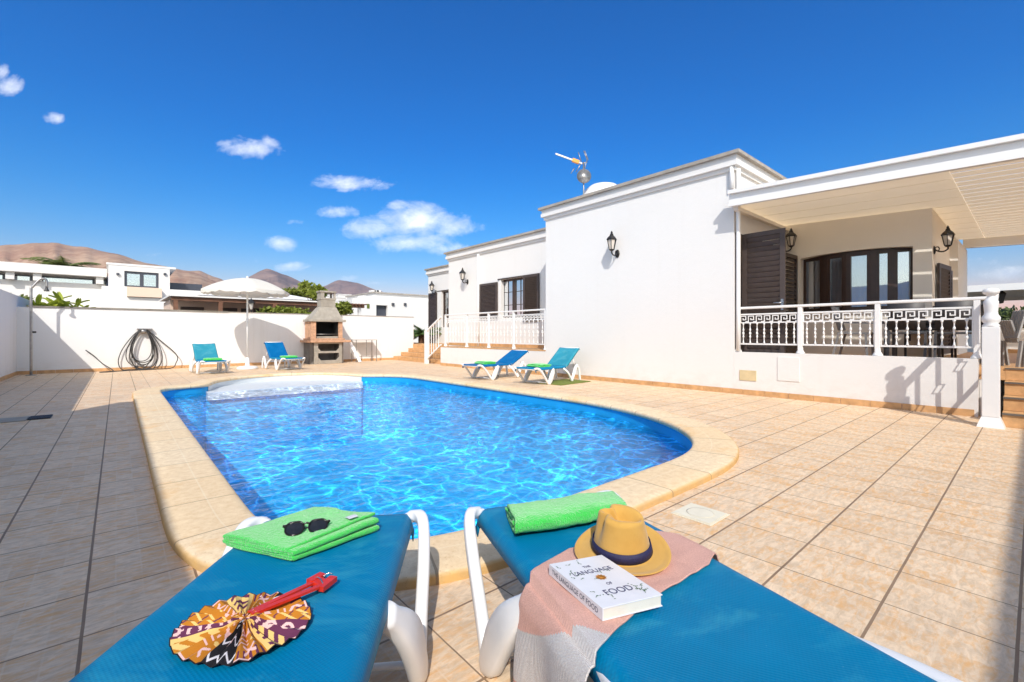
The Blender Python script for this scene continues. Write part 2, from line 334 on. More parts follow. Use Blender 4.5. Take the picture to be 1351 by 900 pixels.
# ---------------------------------------------------------------- mesh builder
class MB:
    def __init__(s): s.v = []; s.f = []; s.mi = []; s.sm = []; s.uv = None; s.col = None
    def add(s, vs, fs, mi=0, smooth=False):
        o = len(s.v); s.v += [tuple(x) for x in vs]
        for f in fs: s.f.append(tuple(i+o for i in f)); s.mi.append(mi); s.sm.append(smooth)
        return s
    def box(s, x0, x1, y0, y1, z0, z1, mi=0, bev=0.0, fn=None):
        if x0 > x1: x0, x1 = x1, x0
        if y0 > y1: y0, y1 = y1, y0
        if z0 > z1: z0, z1 = z1, z0
        if bev <= 0:
            vs = [(x, y, z) for z in (z0, z1) for y in (y0, y1) for x in (x0, x1)]
            fs = [(0, 2, 3, 1), (4, 5, 7, 6), (0, 1, 5, 4), (2, 6, 7, 3), (0, 4, 6, 2), (1, 3, 7, 5)]
        else:
            b = min(bev, (x1-x0)*0.45, (y1-y0)*0.45, (z1-z0)*0.45)
            bm = bmesh.new(); bmesh.ops.create_cube(bm, size=1)
            for v in bm.verts: v.co = V(((x0+x1)/2+v.co.x*(x1-x0), (y0+y1)/2+v.co.y*(y1-y0), (z0+z1)/2+v.co.z*(z1-z0)))
            bmesh.ops.bevel(bm, geom=bm.edges[:], offset=b, segments=2, profile=0.6, affect='EDGES')
            bm.verts.index_update()
            vs = [v.co.copy() for v in bm.verts]; fs = [tuple(v.index for v in f.verts) for f in bm.faces]; bm.free()
        if fn: vs = [fn(V(v)) for v in vs]
        return s.add(vs, fs, mi)
    def beam(s, a, b, w, h, mi=0, up=(0, 0, 1)):
        """rectangular bar from a to b, w across, h along up"""
        a, b = V(a), V(b); d = (b-a).normalized(); u = V(up)
        side = d.cross(u)
        if side.length < 1e-4: side = d.cross(V((1, 0, 0)))
        side.normalize(); u2 = side.cross(d).normalized()
        vs = []
        for p in (a, b):
            for i, j in ((-1, -1), (1, -1), (1, 1), (-1, 1)): vs.append(p+side*(i*w/2)+u2*(j*h/2))
        return s.add(vs, [(0, 3, 2, 1), (4, 5, 6, 7), (0, 1, 5, 4), (1, 2, 6, 5), (2, 3, 7, 6), (3, 0, 4, 7)], mi)
    def lathe(s, prof, seg=24, c=(0, 0, 0), mi=0, smooth=True, fn=None):
        """prof: list of (r, z)"""
        vs = []; fs = []
        for r, z in prof:
            for k in range(seg):
                a = 2*PI*k/seg; q = V((c[0]+r*math.cos(a), c[1]+r*math.sin(a), c[2]+z)); vs.append(fn(q) if fn else q)
        for i in range(len(prof)-1):
            for k in range(seg):
                k2 = (k+1) % seg; fs.append((i*seg+k, i*seg+k2, (i+1)*seg+k2, (i+1)*seg+k))
        if prof[0][0] > 1e-5: fs.append(tuple(reversed(range(seg))))
        if prof[-1][0] > 1e-5: fs.append(tuple((len(prof)-1)*seg+k for k in range(seg)))
        return s.add(vs, fs, mi, smooth)
    def sweep(s, pts, w, h=None, up=(0, 0, 1), seg=8, mi=0, smooth=True, closed=False, sharp=0.0):
        """tube / rounded bar along pts; w,h half sizes (number or list)"""
        pts = [V(p) for p in pts]; n = len(pts); vs = []; fs = []
        up = V(up); prev = None
        for i, p in enumerate(pts):
            if closed: d = pts[(i+1) % n]-pts[i-1]
            else: d = pts[min(i+1, n-1)]-pts[max(i-1, 0)]
            d.normalize()
            side = d.cross(up)
            if side.length < 0.05: side = prev if prev is not None else d.cross(V((1, 0.2, 0)))
            side.normalize()
            if prev is not None and side.dot(prev) < 0 and not closed: side = -side
            prev = side.copy(); u2 = side.cross(d).normalized()
            ww = w[i] if hasattr(w, '__len__') else w
            hh = ww if h is None else (h[i] if hasattr(h, '__len__') else h)
            for k in range(seg):
                a = 2*PI*(k+0.5)/seg; ca, sa = math.cos(a), math.sin(a)
                if sharp > 0:
                    e = 1-sharp; ca = math.copysign(abs(ca)**e, ca); sa = math.copysign(abs(sa)**e, sa)
                vs.append(p+side*(ww*ca)+u2*(hh*sa))
        m = n if closed else n-1
        for i in range(m):
            j = (i+1) % n
            for k in range(seg):
                k2 = (k+1) % seg; fs.append((i*seg+k, i*seg+k2, j*seg+k2, j*seg+k))
        if not closed: fs += [tuple(reversed(range(seg))), tuple((n-1)*seg+k for k in range(seg))]
        return s.add(vs, fs, mi, smooth)
    def grid(s, fn, nu, nv, mi=0, smooth=True, closed_u=False):
        vs = [fn(i/(nu if closed_u else nu-1), j/(nv-1)) for i in range(nu) for j in range(nv)]; fs = []
        for i in range(nu if closed_u else nu-1):
            i2 = (i+1) % nu
            for j in range(nv-1): fs.append((i*nv+j, i2*nv+j, i2*nv+j+1, i*nv+j+1))
        return s.add(vs, fs, mi, smooth)
    def xf(s, mat):
        s.v = [tuple(mat @ V(v)) for v in s.v]; return s
    def mesh(s, name, mats, shift=None):
        me = bpy.data.meshes.new(name)
        vs = s.v if shift is None else [(a-shift[0], b-shift[1], c-shift[2]) for a, b, c in s.v]
        me.from_pydata(vs, [], s.f)
        for m in (mats if isinstance(mats, (list, tuple)) else [mats]): me.materials.append(m)
        me.polygons.foreach_set('material_index', s.mi); me.polygons.foreach_set('use_smooth', s.sm)
        if s.uv is not None:
            ul = me.uv_layers.new(name='UVMap')
            for p in me.polygons:
                for li, vi in zip(p.loop_indices, p.vertices): ul.data[li].uv = s.uv[vi]
        if s.col is not None:
            ca = me.color_attributes.new(name='Col', type='FLOAT_COLOR', domain='CORNER')
            for p in me.polygons:
                for li in p.loop_indices: ca.data[li].color = (*s.col[p.index], 1)
        bm = bmesh.new(); bm.from_mesh(me)
        bmesh.ops.recalc_face_normals(bm, faces=bm.faces[:]); bm.to_mesh(me); bm.free()
        me.update(); return me
    def build(s, name, mats, parent=None, label=None, world=True):
        """linked as ONE object; with a parent, world-space vertices are shifted to the parent's origin"""
        shift = None
        if parent is not None and world:
            shift = V((0, 0, 0)); q = parent
            while q is not None: shift += q.location; q = q.parent
        o = bpy.data.objects.new(name, s.mesh(name, mats, shift)); COL.objects.link(o); o.parent = parent
        if label: o['label'] = label
        return o

def tag(o, label, cat, group=None, kind=None):
    if label: o['label'] = label
    if cat: o['category'] = cat
    if group: o['group'] = group
    if kind: o['kind'] = kind
    return o
def struct(o): o['kind'] = 'structure'; return o
def thing(name, label, cat, loc=(0, 0, 0), rz=0.0, group=None):
    o = bpy.data.objects.new(name, None); COL.objects.link(o); o.location = loc; o.rotation_euler = (0, 0, rz)
    o.empty_display_size = 0.1
    return tag(o, label, cat, group)
def dup(root, loc, rz=None, label=None, group=None):
    def cp(o, par):
        c = o.copy(); COL.objects.link(c); c.parent = par
        for ch in [x for x in list(COL.objects) if x.parent == o]: cp(ch, c)
        return c
    r = cp(root, None); r.location = loc
    if rz is not None: r.rotation_euler = (0, 0, rz)
    if label: r['label'] = label
    if group: r['group'] = group
    return r
def mod(o, t, **kw):
    m = o.modifiers.new(t.lower(), t)
    for k, v in kw.items(): setattr(m, k, v)
    return m
def curve_pts(pts, n=6, closed=False):
    """Catmull-Rom"""
    pts = [V(p) for p in pts]; out = []; L = len(pts)
    rng = range(L) if closed else range(L-1)
    for i in rng:
        p0 = pts[(i-1) % L] if (closed or i > 0) else pts[0]*2-pts[1]
        p1 = pts[i]; p2 = pts[(i+1) % L]
        p3 = pts[(i+2) % L] if (closed or i+2 < L) else p2*2-p1
        for k in range(n):
            t = k/n
            out.append(0.5*((2*p1)+(p2-p0)*t+(2*p0-5*p1+4*p2-p3)*t*t+(3*p1-p0-3*p2+p3)*t**3))
    if not closed: out.append(pts[-1])
    return out
def text_mesh(txt, size, depth=0.0004, spacing=1.0, shear=0.0):
    cu = bpy.data.curves.new('lettering', 'FONT'); cu.body = txt; cu.size = size; cu.align_x = 'CENTER'; cu.align_y = 'CENTER'
    cu.extrude = depth; cu.space_character = spacing; cu.shear = shear; cu.resolution_u = 3
    o = bpy.data.objects.new('lettering', cu); COL.objects.link(o)
    dg = bpy.context.evaluated_depsgraph_get(); me = bpy.data.meshes.new_from_object(o.evaluated_get(dg))
    vs = [v.co.copy() for v in me.vertices]; fs = [tuple(p.vertices) for p in me.polygons]
    bpy.data.objects.remove(o); bpy.data.curves.remove(cu); bpy.data.meshes.remove(me)
    return vs, fs
# ================================================================ camera, sky, light
cam = bpy.data.cameras.new('camera'); co = bpy.data.objects.new('camera', cam); COL.objects.link(co)
cam.sensor_width = 36; cam.lens = 36*600/1351; cam.shift_y = -9/1351; cam.clip_end = 20000; cam.clip_start = 0.02
co.location = CAM
co.rotation_euler = Matrix((RT, UP, -FW)).transposed().to_euler()
sc.camera = co
SUN = V((-0.73, -0.93, 1.0)).normalized()      # towards the sun
elev = math.asin(SUN.z); rot = math.atan2(SUN.x, SUN.y) % (2*PI)
sl = bpy.data.lights.new('sun', 'SUN'); sl.energy = SUNE; sl.angle = R(0.53); sl.color = (1.0, 0.958, 0.885)
so = bpy.data.objects.new('sun', sl); COL.objects.link(so); so.rotation_euler = SUN.to_track_quat('Z', 'Y').to_euler(); so.location = (0, 0, 30)
w = bpy.data.worlds.new('World'); sc.world = w; w.use_nodes = True
nt = w.node_tree; nt.nodes.clear(); n = N(nt)
sky = n.n('ShaderNodeTexSky'); sky.sky_type = 'NISHITA'; sky.sun_disc = False; sky.sun_elevation = elev; sky.sun_rotation = rot
sky.air_density = 1.0; sky.dust_density = SKYD; sky.ozone_density = 3.0; sky.altitude = 50
hs = n.n('ShaderNodeHueSaturation'); hs.inputs['Saturation'].default_value = SKYS; hs.inputs['Hue'].default_value = 0.5
n.l(sky.outputs[0], hs.inputs['Color'])
gm = n.n('ShaderNodeGamma'); n.l(hs.outputs[0], gm.inputs[0]); gm.inputs[1].default_value = SKYG
skyA = n.mix(1.0, gm.outputs[0], SKYT, 'MULTIPLY')
upz = n.sep(n.n('ShaderNodeTexCoord').outputs['Generated'])[2]
hzf = n.math('EXPONENT', n.math('MULTIPLY', n.math('MAXIMUM', upz, 0.0), -4.8))
skyA = n.mix(1.0, skyA, n.mix(hzf, (0.20, 1.03, 1.13), (2.7, 0.60, 0.47)), 'MULTIPLY')
skyB = n.mix(1.0, sky.outputs[0], SKYW, 'MULTIPLY')      # sky round the sun, out of view, brightened and warmed to fill shade
ds = n.n('ShaderNodeVectorMath'); ds.operation = 'DOT_PRODUCT'; n.l(n.n('ShaderNodeTexCoord').outputs['Generated'], ds.inputs[0]); ds.inputs[1].default_value = SUN
skyc = n.mix(n.ramp(n.math('ADD', n.math('MULTIPLY', ds.outputs['Value'], 0.5), 0.5), [(0.42, 0.0), (0.75, 1.0)], 'EASE'), skyA, skyB)
# clouds: soft clumps at their directions in the sky
d = n.n('ShaderNodeTexCoord').outputs['Generated']
def dot(v):
    x = n.n('ShaderNodeVectorMath'); x.operation = 'DOT_PRODUCT'; n.l(d, x.inputs[0]); x.inputs[1].default_value = v; return x.outputs['Value']
fwd = n.math('MAXIMUM', dot(FW), 0.02); U = n.math('DIVIDE', dot(RT), fwd); W = n.math('DIVIDE', dot(UP), fwd)
cv = n.n('ShaderNodeCombineXYZ'); n.l(U, cv.inputs[0]); n.l(n.math('MULTIPLY', W, 1.5), cv.inputs[1])
n1 = n.noise(cv.outputs[0], 8.5, 12, 0.68, 0.5)
n2 = n.noise(cv.outputs[0], 34.0, 8, 0.7, 0.4)
tex = n.math('ADD', n.math('MULTIPLY', n1, 0.72), n.math('MULTIPLY', n2, 0.28))
clouds = [(326,195,46,13,1.0),(300,191,20,9,.8),(356,188,18,10,.8),(455,242,56,10,1.0),(430,238,22,9,.7),(500,244,22,8,.6),(373,321,26,9,.95),(450,280,33,9,.9),
          (545,292,55,20,1.15),(592,298,34,15,.95),(495,300,48,16,.95),(540,320,60,14,.95),(590,330,40,10,.75),(470,310,30,8,.6),(640,300,30,8,.35),(525,272,20,9,.8),(14,112,24,15,.85),(4,96,12,12,.8),(70,156,15,7,.6),
          (385,352,32,6,.75),(208,336,26,6,.55),(463,367,16,5,.6),(393,293,15,4,.6),(340,344,14,4,.5),(500,375,26,5,.4),(1328,360,40,10,.6),(1290,345,60,14,.35),(1235,395,50,8,.3)]
tot = None
for (cx, cy, sx, sy, a) in clouds:
    uu = n.math('DIVIDE', n.math('SUBTRACT', U, (cx-675.5)/600), sx/600*0.85)
    ww = n.math('DIVIDE', n.math('SUBTRACT', W, (441-cy)/600), sy/600*0.95)
    q = n.math('ADD', n.math('MULTIPLY', uu, uu), n.math('MULTIPLY', ww, ww))
    g = n.math('MULTIPLY', n.math('EXPONENT', n.math('MULTIPLY', q, -0.8)), a)
    tot = g if tot is None else n.math('MAXIMUM', tot, g)
front = n.math('GREATER_THAN', dot(FW), 0.05)
dens = n.math('SUBTRACT', n.math('ADD', n.math('MULTIPLY', tot, 0.92), n.math('MULTIPLY', n.math('MULTIPLY', n.math('SUBTRACT', tex, 0.52), 2.5), n.math('MINIMUM', n.math('MULTIPLY', tot, 4.0), 1.0))), 0.24)
mask = n.math('MULTIPLY', n.ramp(dens, [(0.0, 0.0), (0.30, 0.26), (0.95, 0.74)]), front)
shade = n.ramp(n.math('ADD', n.math('MULTIPLY', n.math('SUBTRACT', W, 0.2), 0.8), n.noise(cv.outputs[0], 22, 5)), [(0.35, (5.3, 5.9, 7.2)), (0.62, (9.3, 9.2, 9.2))])
bgc = n.mix(mask, skyc, shade)
bg = n.n('ShaderNodeBackground'); n.l(bgc, bg.inputs[0]); bg.inputs[1].default_value = SKYB
wo = n.n('ShaderNodeOutputWorld'); n.l(bg.outputs[0], wo.inputs[0])
sc.view_settings.view_transform = 'Standard'; sc.view_settings.look = 'None'; sc.view_settings.exposure = EXPO; sc.view_settings.gamma = 1
sc.view_settings.use_curve_mapping = False
cy = sc.cycles
cy.max_bounces = 10; cy.diffuse_bounces = 6; cy.glossy_bounces = 4; cy.transmission_bounces = 8; cy.transparent_max_bounces = 12
cy.use_denoising = True; cy.sample_clamp_indirect = 6.0; cy.caustics_reflective = False; cy.caustics_refractive = True
cy.volume_bounces = 0; cy.blur_glossy = 0.0

# ================================================================ pool outline
def arc(cx, cy_, rx, ry, a0, a1, k):
    return [(cx+rx*math.cos(R(a0+(a1-a0)*i/k)), cy_+ry*math.sin(R(a0+(a1-a0)*i/k))) for i in range(k+1)]
inner = []
inner += arc(1.37, 2.65, .85, .85, 180, 270, 14)
inner += arc(3.25, 4.6, 1.87, 2.80, 270, 360, 26)
inner += arc(4.42, 9.2, .70, 1.1, 0, 85, 10)
inner += arc(2.85, 10.38, 1.5, 1.62, 2, 178, 30)
inner += arc(.95, 9.92, .43, .43, 95, 180, 8)
def resample(P, step):
    out = []; L = len(P); acc = 0.0
    for i in range(L):
        a, b = V((*P[i], 0)), V((*P[(i+1) % L], 0)); l = (b-a).length; t = acc
        while t < l: q = a+(b-a)*(t/l); out.append((q.x, q.y)); t += step
        acc = t-l
    return out
def smooth(P, it):
    for _ in range(it):
        P = [((P[i-1][0]+2*P[i][0]+P[(i+1) % len(P)][0])/4, (P[i-1][1]+2*P[i][1]+P[(i+1) % len(P)][1])/4) for i in range(len(P))]
    return P
INNER = smooth(resample(inner, 0.08), 14)
def normals(P):
    out = []
    for i in range(len(P)):
        a, b = P[i-1], P[(i+1) % len(P)]; d = V((b[0]-a[0], b[1]-a[1])); d.normalize(); out.append((d.y, -d.x))
    return out
NRM = normals(INNER)
def offset(dist, sm=0):
    P = [(p[0]+q[0]*dist, p[1]+q[1]*dist) for p, q in zip(INNER, NRM)]
    return smooth(P, sm) if sm else P
HOLE = offset(0.30, 3)
def sheet_with_hole(name, rect, z, hole, mat):
    bm = bmesh.new(); es = []
    x0, x1, y0, y1 = rect
    def loop(P):
        vs = [bm.verts.new((a, b, z)) for a, b in P]
        for i in range(len(vs)): es.append(bm.edges.new((vs[i-1], vs[i])))
    loop([(x0, y0), (x1, y0), (x1, y1), (x0, y1)]); loop(hole)
    bmesh.ops.triangle_fill(bm, edges=es, use_beauty=True)
    for f in bm.faces:
        if f.normal.z < 0: f.normal_flip()
    me = bpy.data.meshes.new(name); bm.to_mesh(me); bm.free(); me.materials.append(mat)
    o = bpy.data.objects.new(name, me); COL.objects.link(o); return o
hole_c = HOLE[::2]
struct(sheet_with_hole('pool_deck', (-1.88, 9.6, -2.6, 16.5), 0.0, hole_c, M['deck']))
struct(sheet_with_hole('ground', (-9000, 9000, -9000, 9000), -0.06, hole_c, M['ground']))
# basin
b = MB(); L = len(INNER)
def ring(P, z): return [(a, c, z) for a, c in P]
depth = lambda y: -1.45 + 0.0*y
vs = ring(INNER, 0.02)+ring(INNER, -0.3)+ring(INNER, -1.34)+ring(offset(-0.12), -1.45)
fs = []
for r_ in range(3):
    for i in range(L): j = (i+1) % L; fs.append((r_*L+i, r_*L+j, (r_+1)*L+j, (r_+1)*L+i))
fs.append(tuple(3*L+i for i in range(L)))
b.add(vs, fs, 0, False)
ob = struct(b.build('pool_basin', M['basin'])); BASIN = ob
for p in ob.data.polygons[:-1]: p.use_smooth = True
# white corner steps in the rounded end
b = MB()
def cut(y0, z0, z1, shrink=0.02):
    P = [(p[0]-q[0]*shrink, p[1]-q[1]*shrink) for p, q in zip(INNER, NRM) if p[1]-q[1]*shrink > y0 and 1.36 < p[0] < 4.34]
    P.sort(key=lambda p: math.atan2(p[1]-y0+0.3, p[0]-2.85))
    P = [(P[0][0]+.01, y0), (P[0][0]+.01, P[0][1])]+P+[(P[-1][0]-.10, P[-1][1]), (P[-1][0]-.10, y0)]
    k = len(P); vs = [(x, y, z0) for x, y in P]+[(x, y, z1) for x, y in P]
    b.add(vs, [tuple(range(k, 2*k)), tuple(reversed(range(k)))]+[(i, (i+1) % k, (i+1) % k+k, i+k) for i in range(k)])
cut(10.32, -0.259, -0.112, 0.010)
arcP = [(p[0]-q[0]*.010, p[1]-q[1]*.010) for p, q in zip(INNER, NRM) if p[1] > 10.32 and 1.30 < p[0] < 4.40]
arcP.sort(key=lambda p: math.atan2(p[1]-10.0, p[0]-2.85)); k_ = len(arcP)
b.add([(x, y, -.16) for x, y in arcP]+[(x, y, .012) for x, y in arcP], [(i, i+1, i+1+k_, i+k_) for i in range(k_-1)], 0, True)
STEPS = struct(b.build('pool_steps', M['step']))
b = MB()
cut(10.40, -1.44, -0.26, 0.004)
struct(b.build('pool_step_base', M['basin']))
# coping: nosed profile swept round the pool
prof = [(-0.015, -0.015), (-0.028, 0.0), (-0.03, 0.022), (-0.024, 0.036), (-0.010, 0.044), (0.02, 0.0455), (0.10, 0.046), (0.20, 0.046), (0.322, 0.044), (0.336, 0.038), (0.342, 0.028), (0.342, -0.01)]
b = MB(); vs = []; uvs = []; fs = []; dist = 0.0
rings = [offset(o_, 3 if o_ > 0.15 else 0) for o_, z in prof]
arcl = [0.0]
for i in range(1, L+1): arcl.append(arcl[-1]+(V(INNER[i % L])-V(INNER[i-1])).length)
tot_l = arcl[-1]; kscale = round(tot_l/0.5)*0.5/tot_l
np_ = len(prof)
for i in range(L+1):
    for k, (o_, z) in enumerate(prof):
        p = rings[k][i % L]; vs.append((p[0], p[1], z)); uvs.append((arcl[i]*kscale, o_))
for i in range(L):
    for k in range(np_-1): fs.append((i*np_+k, (i+1)*np_+k, (i+1)*np_+k+1, i*np_+k+1))
b.add(vs, fs, 0, True); b.uv = uvs
struct(b.build('pool_coping', M['coping']))
# water with real waves
WZ = -0.125
b = MB(); OUTP = offset(0.06)
def inside(x, y, P):
    c = False; j = len(P)-1
    for i in range(len(P)):
        if (P[i][1] > y) != (P[j][1] > y) and x < (P[j][0]-P[i][0])*(y-P[i][1])/(P[j][1]-P[i][1])+P[i][0]: c = not c
        j = i
    return c
def wave(x, y):
    h = 0.0
    h += 0.0055*noise.noise(V((x*2.1, y*2.1, 0.3)))
    h += 0.0042*noise.noise(V((x*4.7+3, y*4.7, 1.7)))
    h += 0.0018*noise.noise(V((x*10.5, y*9.5+5, 4.2)))
    return h
st = 0.03; nx = int(5.0/st); ny = int(10.6/st); idx = {}; vs = []; fs = []
Pc = OUTP[::2]
mask_in = [[inside(0.4+i*st, 1.6+j*st, Pc) for j in range(ny+1)] for i in range(nx+1)]
for i in range(nx+1):
    for j in range(ny+1):
        if mask_in[i][j]:
            x, y = 0.4+i*st, 1.6+j*st; idx[(i, j)] = len(vs); vs.append((x, y, WZ+wave(x, y)))
for i in range(nx):
    for j in range(ny):
        q = [(i, j), (i+1, j), (i+1, j+1), (i, j+1)]
        if all(k in idx for k in q): fs.append(tuple(idx[k] for k in q))
b.add(vs, fs, 0, True)
m, ntw = newmat('pool_water'); nn = N(ntw); p_ = nn.pos()
# caustic lines painted into the transparent colour, which passes more light along them
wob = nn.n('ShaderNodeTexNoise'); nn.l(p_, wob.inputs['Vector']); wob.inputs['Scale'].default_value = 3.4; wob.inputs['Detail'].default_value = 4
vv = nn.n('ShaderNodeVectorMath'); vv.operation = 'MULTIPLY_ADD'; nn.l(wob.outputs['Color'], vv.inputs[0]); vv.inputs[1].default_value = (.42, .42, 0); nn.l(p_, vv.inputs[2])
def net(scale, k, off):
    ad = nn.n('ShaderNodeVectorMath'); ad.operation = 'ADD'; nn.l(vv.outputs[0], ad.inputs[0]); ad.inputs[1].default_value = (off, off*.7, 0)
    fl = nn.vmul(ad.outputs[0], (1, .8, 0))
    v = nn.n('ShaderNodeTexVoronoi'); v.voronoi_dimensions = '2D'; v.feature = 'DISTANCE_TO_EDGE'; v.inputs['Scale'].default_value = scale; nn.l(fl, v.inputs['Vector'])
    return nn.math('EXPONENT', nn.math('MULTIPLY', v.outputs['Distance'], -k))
painted_caustics = nn.math('ADD', nn.math('MULTIPLY', net(4.1, 27, 0.0), 1.45), nn.math('MULTIPLY', net(9.0, 17, 3.1), 0.6))
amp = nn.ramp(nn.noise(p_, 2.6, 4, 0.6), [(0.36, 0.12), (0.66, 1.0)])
gain = nn.math('ADD', 0.98, nn.math('MULTIPLY', nn.math('MULTIPLY', painted_caustics, amp), 2.2))
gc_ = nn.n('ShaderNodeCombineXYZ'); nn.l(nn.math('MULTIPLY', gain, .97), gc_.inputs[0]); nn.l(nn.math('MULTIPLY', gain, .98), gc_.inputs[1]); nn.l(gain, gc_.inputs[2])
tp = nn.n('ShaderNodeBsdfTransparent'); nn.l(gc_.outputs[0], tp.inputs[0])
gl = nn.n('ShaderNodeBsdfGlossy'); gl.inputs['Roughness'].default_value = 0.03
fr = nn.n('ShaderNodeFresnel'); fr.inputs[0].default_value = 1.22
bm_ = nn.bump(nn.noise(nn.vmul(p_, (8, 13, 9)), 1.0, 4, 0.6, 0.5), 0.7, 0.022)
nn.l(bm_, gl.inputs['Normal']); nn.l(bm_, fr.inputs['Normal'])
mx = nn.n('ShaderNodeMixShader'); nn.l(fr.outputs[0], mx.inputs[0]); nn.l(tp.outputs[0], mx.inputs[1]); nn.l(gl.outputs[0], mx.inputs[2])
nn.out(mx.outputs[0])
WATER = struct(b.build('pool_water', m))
if WATER.data.polygons[10].normal.z < 0: WATER.data.flip_normals()

# ================================================================ hills
def hill(name, ridge, dist, depth_, mat, foot=400, seed=0, rough=1.0):
    """ridge: pixel survey of the skyline; the hill gets a front and a back slope"""
    xs = [q[0] for q in ridge]; b = MB(); nu = 150; nv = 60; vs = []
    def prof(x):
        if x <= xs[0]: return ridge[0][1]
        for (xa, ya), (xb, yb) in zip(ridge, ridge[1:]):
            if x <= xb:
                t = (x-xa)/(xb-xa); t = t*t*(3-2*t)*0.6+t*0.4; return ya+(yb-ya)*t
        return ridge[-1][1]
    for i in range(nu):
        x = xs[0]+(xs[-1]-xs[0])*i/(nu-1); r_ = ray(x, 441)
        H = (441-prof(x))/600.0*dist
        for j in range(nv):
            t = j/(nv-1); dd = dist+depth_*(t-0.5)
            s_ = max(0.0, 1-abs(t-0.5)*2); s_ = s_*s_*(3-2*s_)*0.45+s_*0.55
            g = noise.fractal(V((x*0.05+seed, t*2.2, seed*1.3)), 1.0, 2.0, 6)
            gul = abs(noise.noise(V((x*0.11+seed*3, t*1.3, 7.7))))
            z = H*s_ + H*0.07*(g-0.5*gul)*math.sin(PI*s_)*rough + H*0.006*g
            p = r_*dd; vs.append((p.x, p.y, z+1-foot*0.0))
    fs = [(i*nv+j, (i+1)*nv+j, (i+1)*nv+j+1, i*nv+j+1) for i in range(nu-1) for j in range(nv-1)]
    b.add(vs, fs, 0, True); return struct(b.build(name, mat))
hill('hill', [(-330,440),(-200,400),(-90,345),(-30,328),(20,322),(70,320),(105,325),(150,334),(200,348),(245,357),(300,376),(360,415),(400,440)], 1500, 1300, M['hillbrown'], seed=1)
hill('hill', [(170,440),(200,375),(232,358),(262,357),(285,366),(330,388),(370,420),(390,440)], 2300, 1500, M['hillbrown'], seed=5)
hill('hill', [(255,440),(290,392),(325,366),(352,354),(375,362),(410,377),(450,398),(500,425),(540,440)], 2900, 2000, M['hilldark'], seed=9)
hill('hill', [(360,440),(395,392),(425,378),(448,369),(470,373),(500,383),(540,405),(600,430),(640,440)], 3500, 2200, M['hilldark'], seed=14)
# air
m, nth = newmat('haze_air'); nh = N(nth); vol = nh.n('ShaderNodeVolumePrincipled'); vol.inputs['Color'].default_value = (0.80, 0.88, 1.0, 1); vol.inputs['Density'].default_value = HAZE
nh.out(None, vol.outputs[0])
if HAZE > 0:
    b = MB(); b.box(-6200, 6200, -6200, 6200, -3.4, 345)
    hz = b.build('haze', m); tag(hz, None, None, None, 'stuff')
# ================================================================ walls around the plot
def wallbox(name, label, x0, x1, y0, y1, z0, z1, mat, parts=None):
    t = thing(name, label, 'wall', ((x0+x1)/2, (y0+y1)/2, z0))
    MB().box(x0, x1, y0, y1, z0, z1).build('wall_body', mat, t)
    return t
gw = wallbox('garden_wall', 'white garden wall at the far end of the pool with stained coping behind the barbecue', -1.88, 9.04, 16.5, 16.72, -0.05, 1.68, M['gardenwall'])
MB().box(-1.70, 2.6, 16.47, 16.74, 1.68, 1.715).build('dark_coping', M['darkcap'], gw)
MB().box(2.6, 9.05, 16.485, 16.74, 1.68, 1.70).build('pale_coping', M['capstone'], gw)
b = MB()
x = -1.88
while x < 8.3:
    x2 = min(x+0.3375, 8.35); b.box(x+0.002, x2-0.002, 16.488, 16.5, 0.0, 0.085, bev=0.003); x = x2
b.build('skirting', M['terracotta'], gw)
lw = wallbox('boundary_wall', 'tall white boundary wall in shade along the left edge of the terrace behind the shower', -2.1, -1.88, 6.1, 30.0, -0.05, 1.96, M['gardenwall'])
b = MB(); y = 6.2
while y < 16.4: b.box(-1.88, -1.868, y+0.002, min(y+0.335, 16.48), 0, 0.085, bev=0.003); y += 0.3375
b.build('skirting', M['terracotta'], lw)
wallbox('boundary_wall', 'higher section of the white boundary wall beside the near loungers that shades the left deck', -2.1, -1.88, -2.8, 6.1, -0.05, 2.9, M['gardenwall'])
wallbox('boundary_wall', 'white wall closing the terrace behind the photographer, shading the deck at bottom right', -1.88, 9.0, -2.8, -2.6, -0.05, 2.9, M['gardenwall'])

# ================================================================ the house
HX, HY = 7.85, 3.34
house = thing('house', 'long single storey white house with flat roofs and dark louvred shutters beside the pool', 'house', (HX, HY, 0))
def holed_wall(mb, axis, c, a0, a1, z0, z1, holes, depth, sgn=1):
    """wall face in the plane axis=c with rectangular openings (a0,a1,z0,z1) and reveals going sgn*depth inwards"""
    As = sorted({a0, a1, *[h[0] for h in holes], *[h[1] for h in holes]}); Zs = sorted({z0, z1, *[h[2] for h in holes], *[h[3] for h in holes]})
    P = (lambda a, z, dd=0: (c+dd, a, z)) if axis == 'x' else (lambda a, z, dd=0: (a, c+dd, z))
    for i in range(len(As)-1):
        for j in range(len(Zs)-1):
            ca, cz = (As[i]+As[i+1])/2, (Zs[j]+Zs[j+1])/2
            if any(h[0] < ca < h[1] and h[2] < cz < h[3] for h in holes): continue
            mb.add([P(As[i], Zs[j]), P(As[i+1], Zs[j]), P(As[i+1], Zs[j+1]), P(As[i], Zs[j+1])], [(0, 1, 2, 3)])
    for h in holes:
        D = depth*sgn
        for q in ([(h[0], h[2]), (h[1], h[2])], [(h[1], h[2]), (h[1], h[3])], [(h[1], h[3]), (h[0], h[3])], [(h[0], h[3]), (h[0], h[2])]):
            mb.add([P(*q[0]), P(*q[1]), P(*q[1], D), P(*q[0], D)], [(0, 1, 2, 3)])
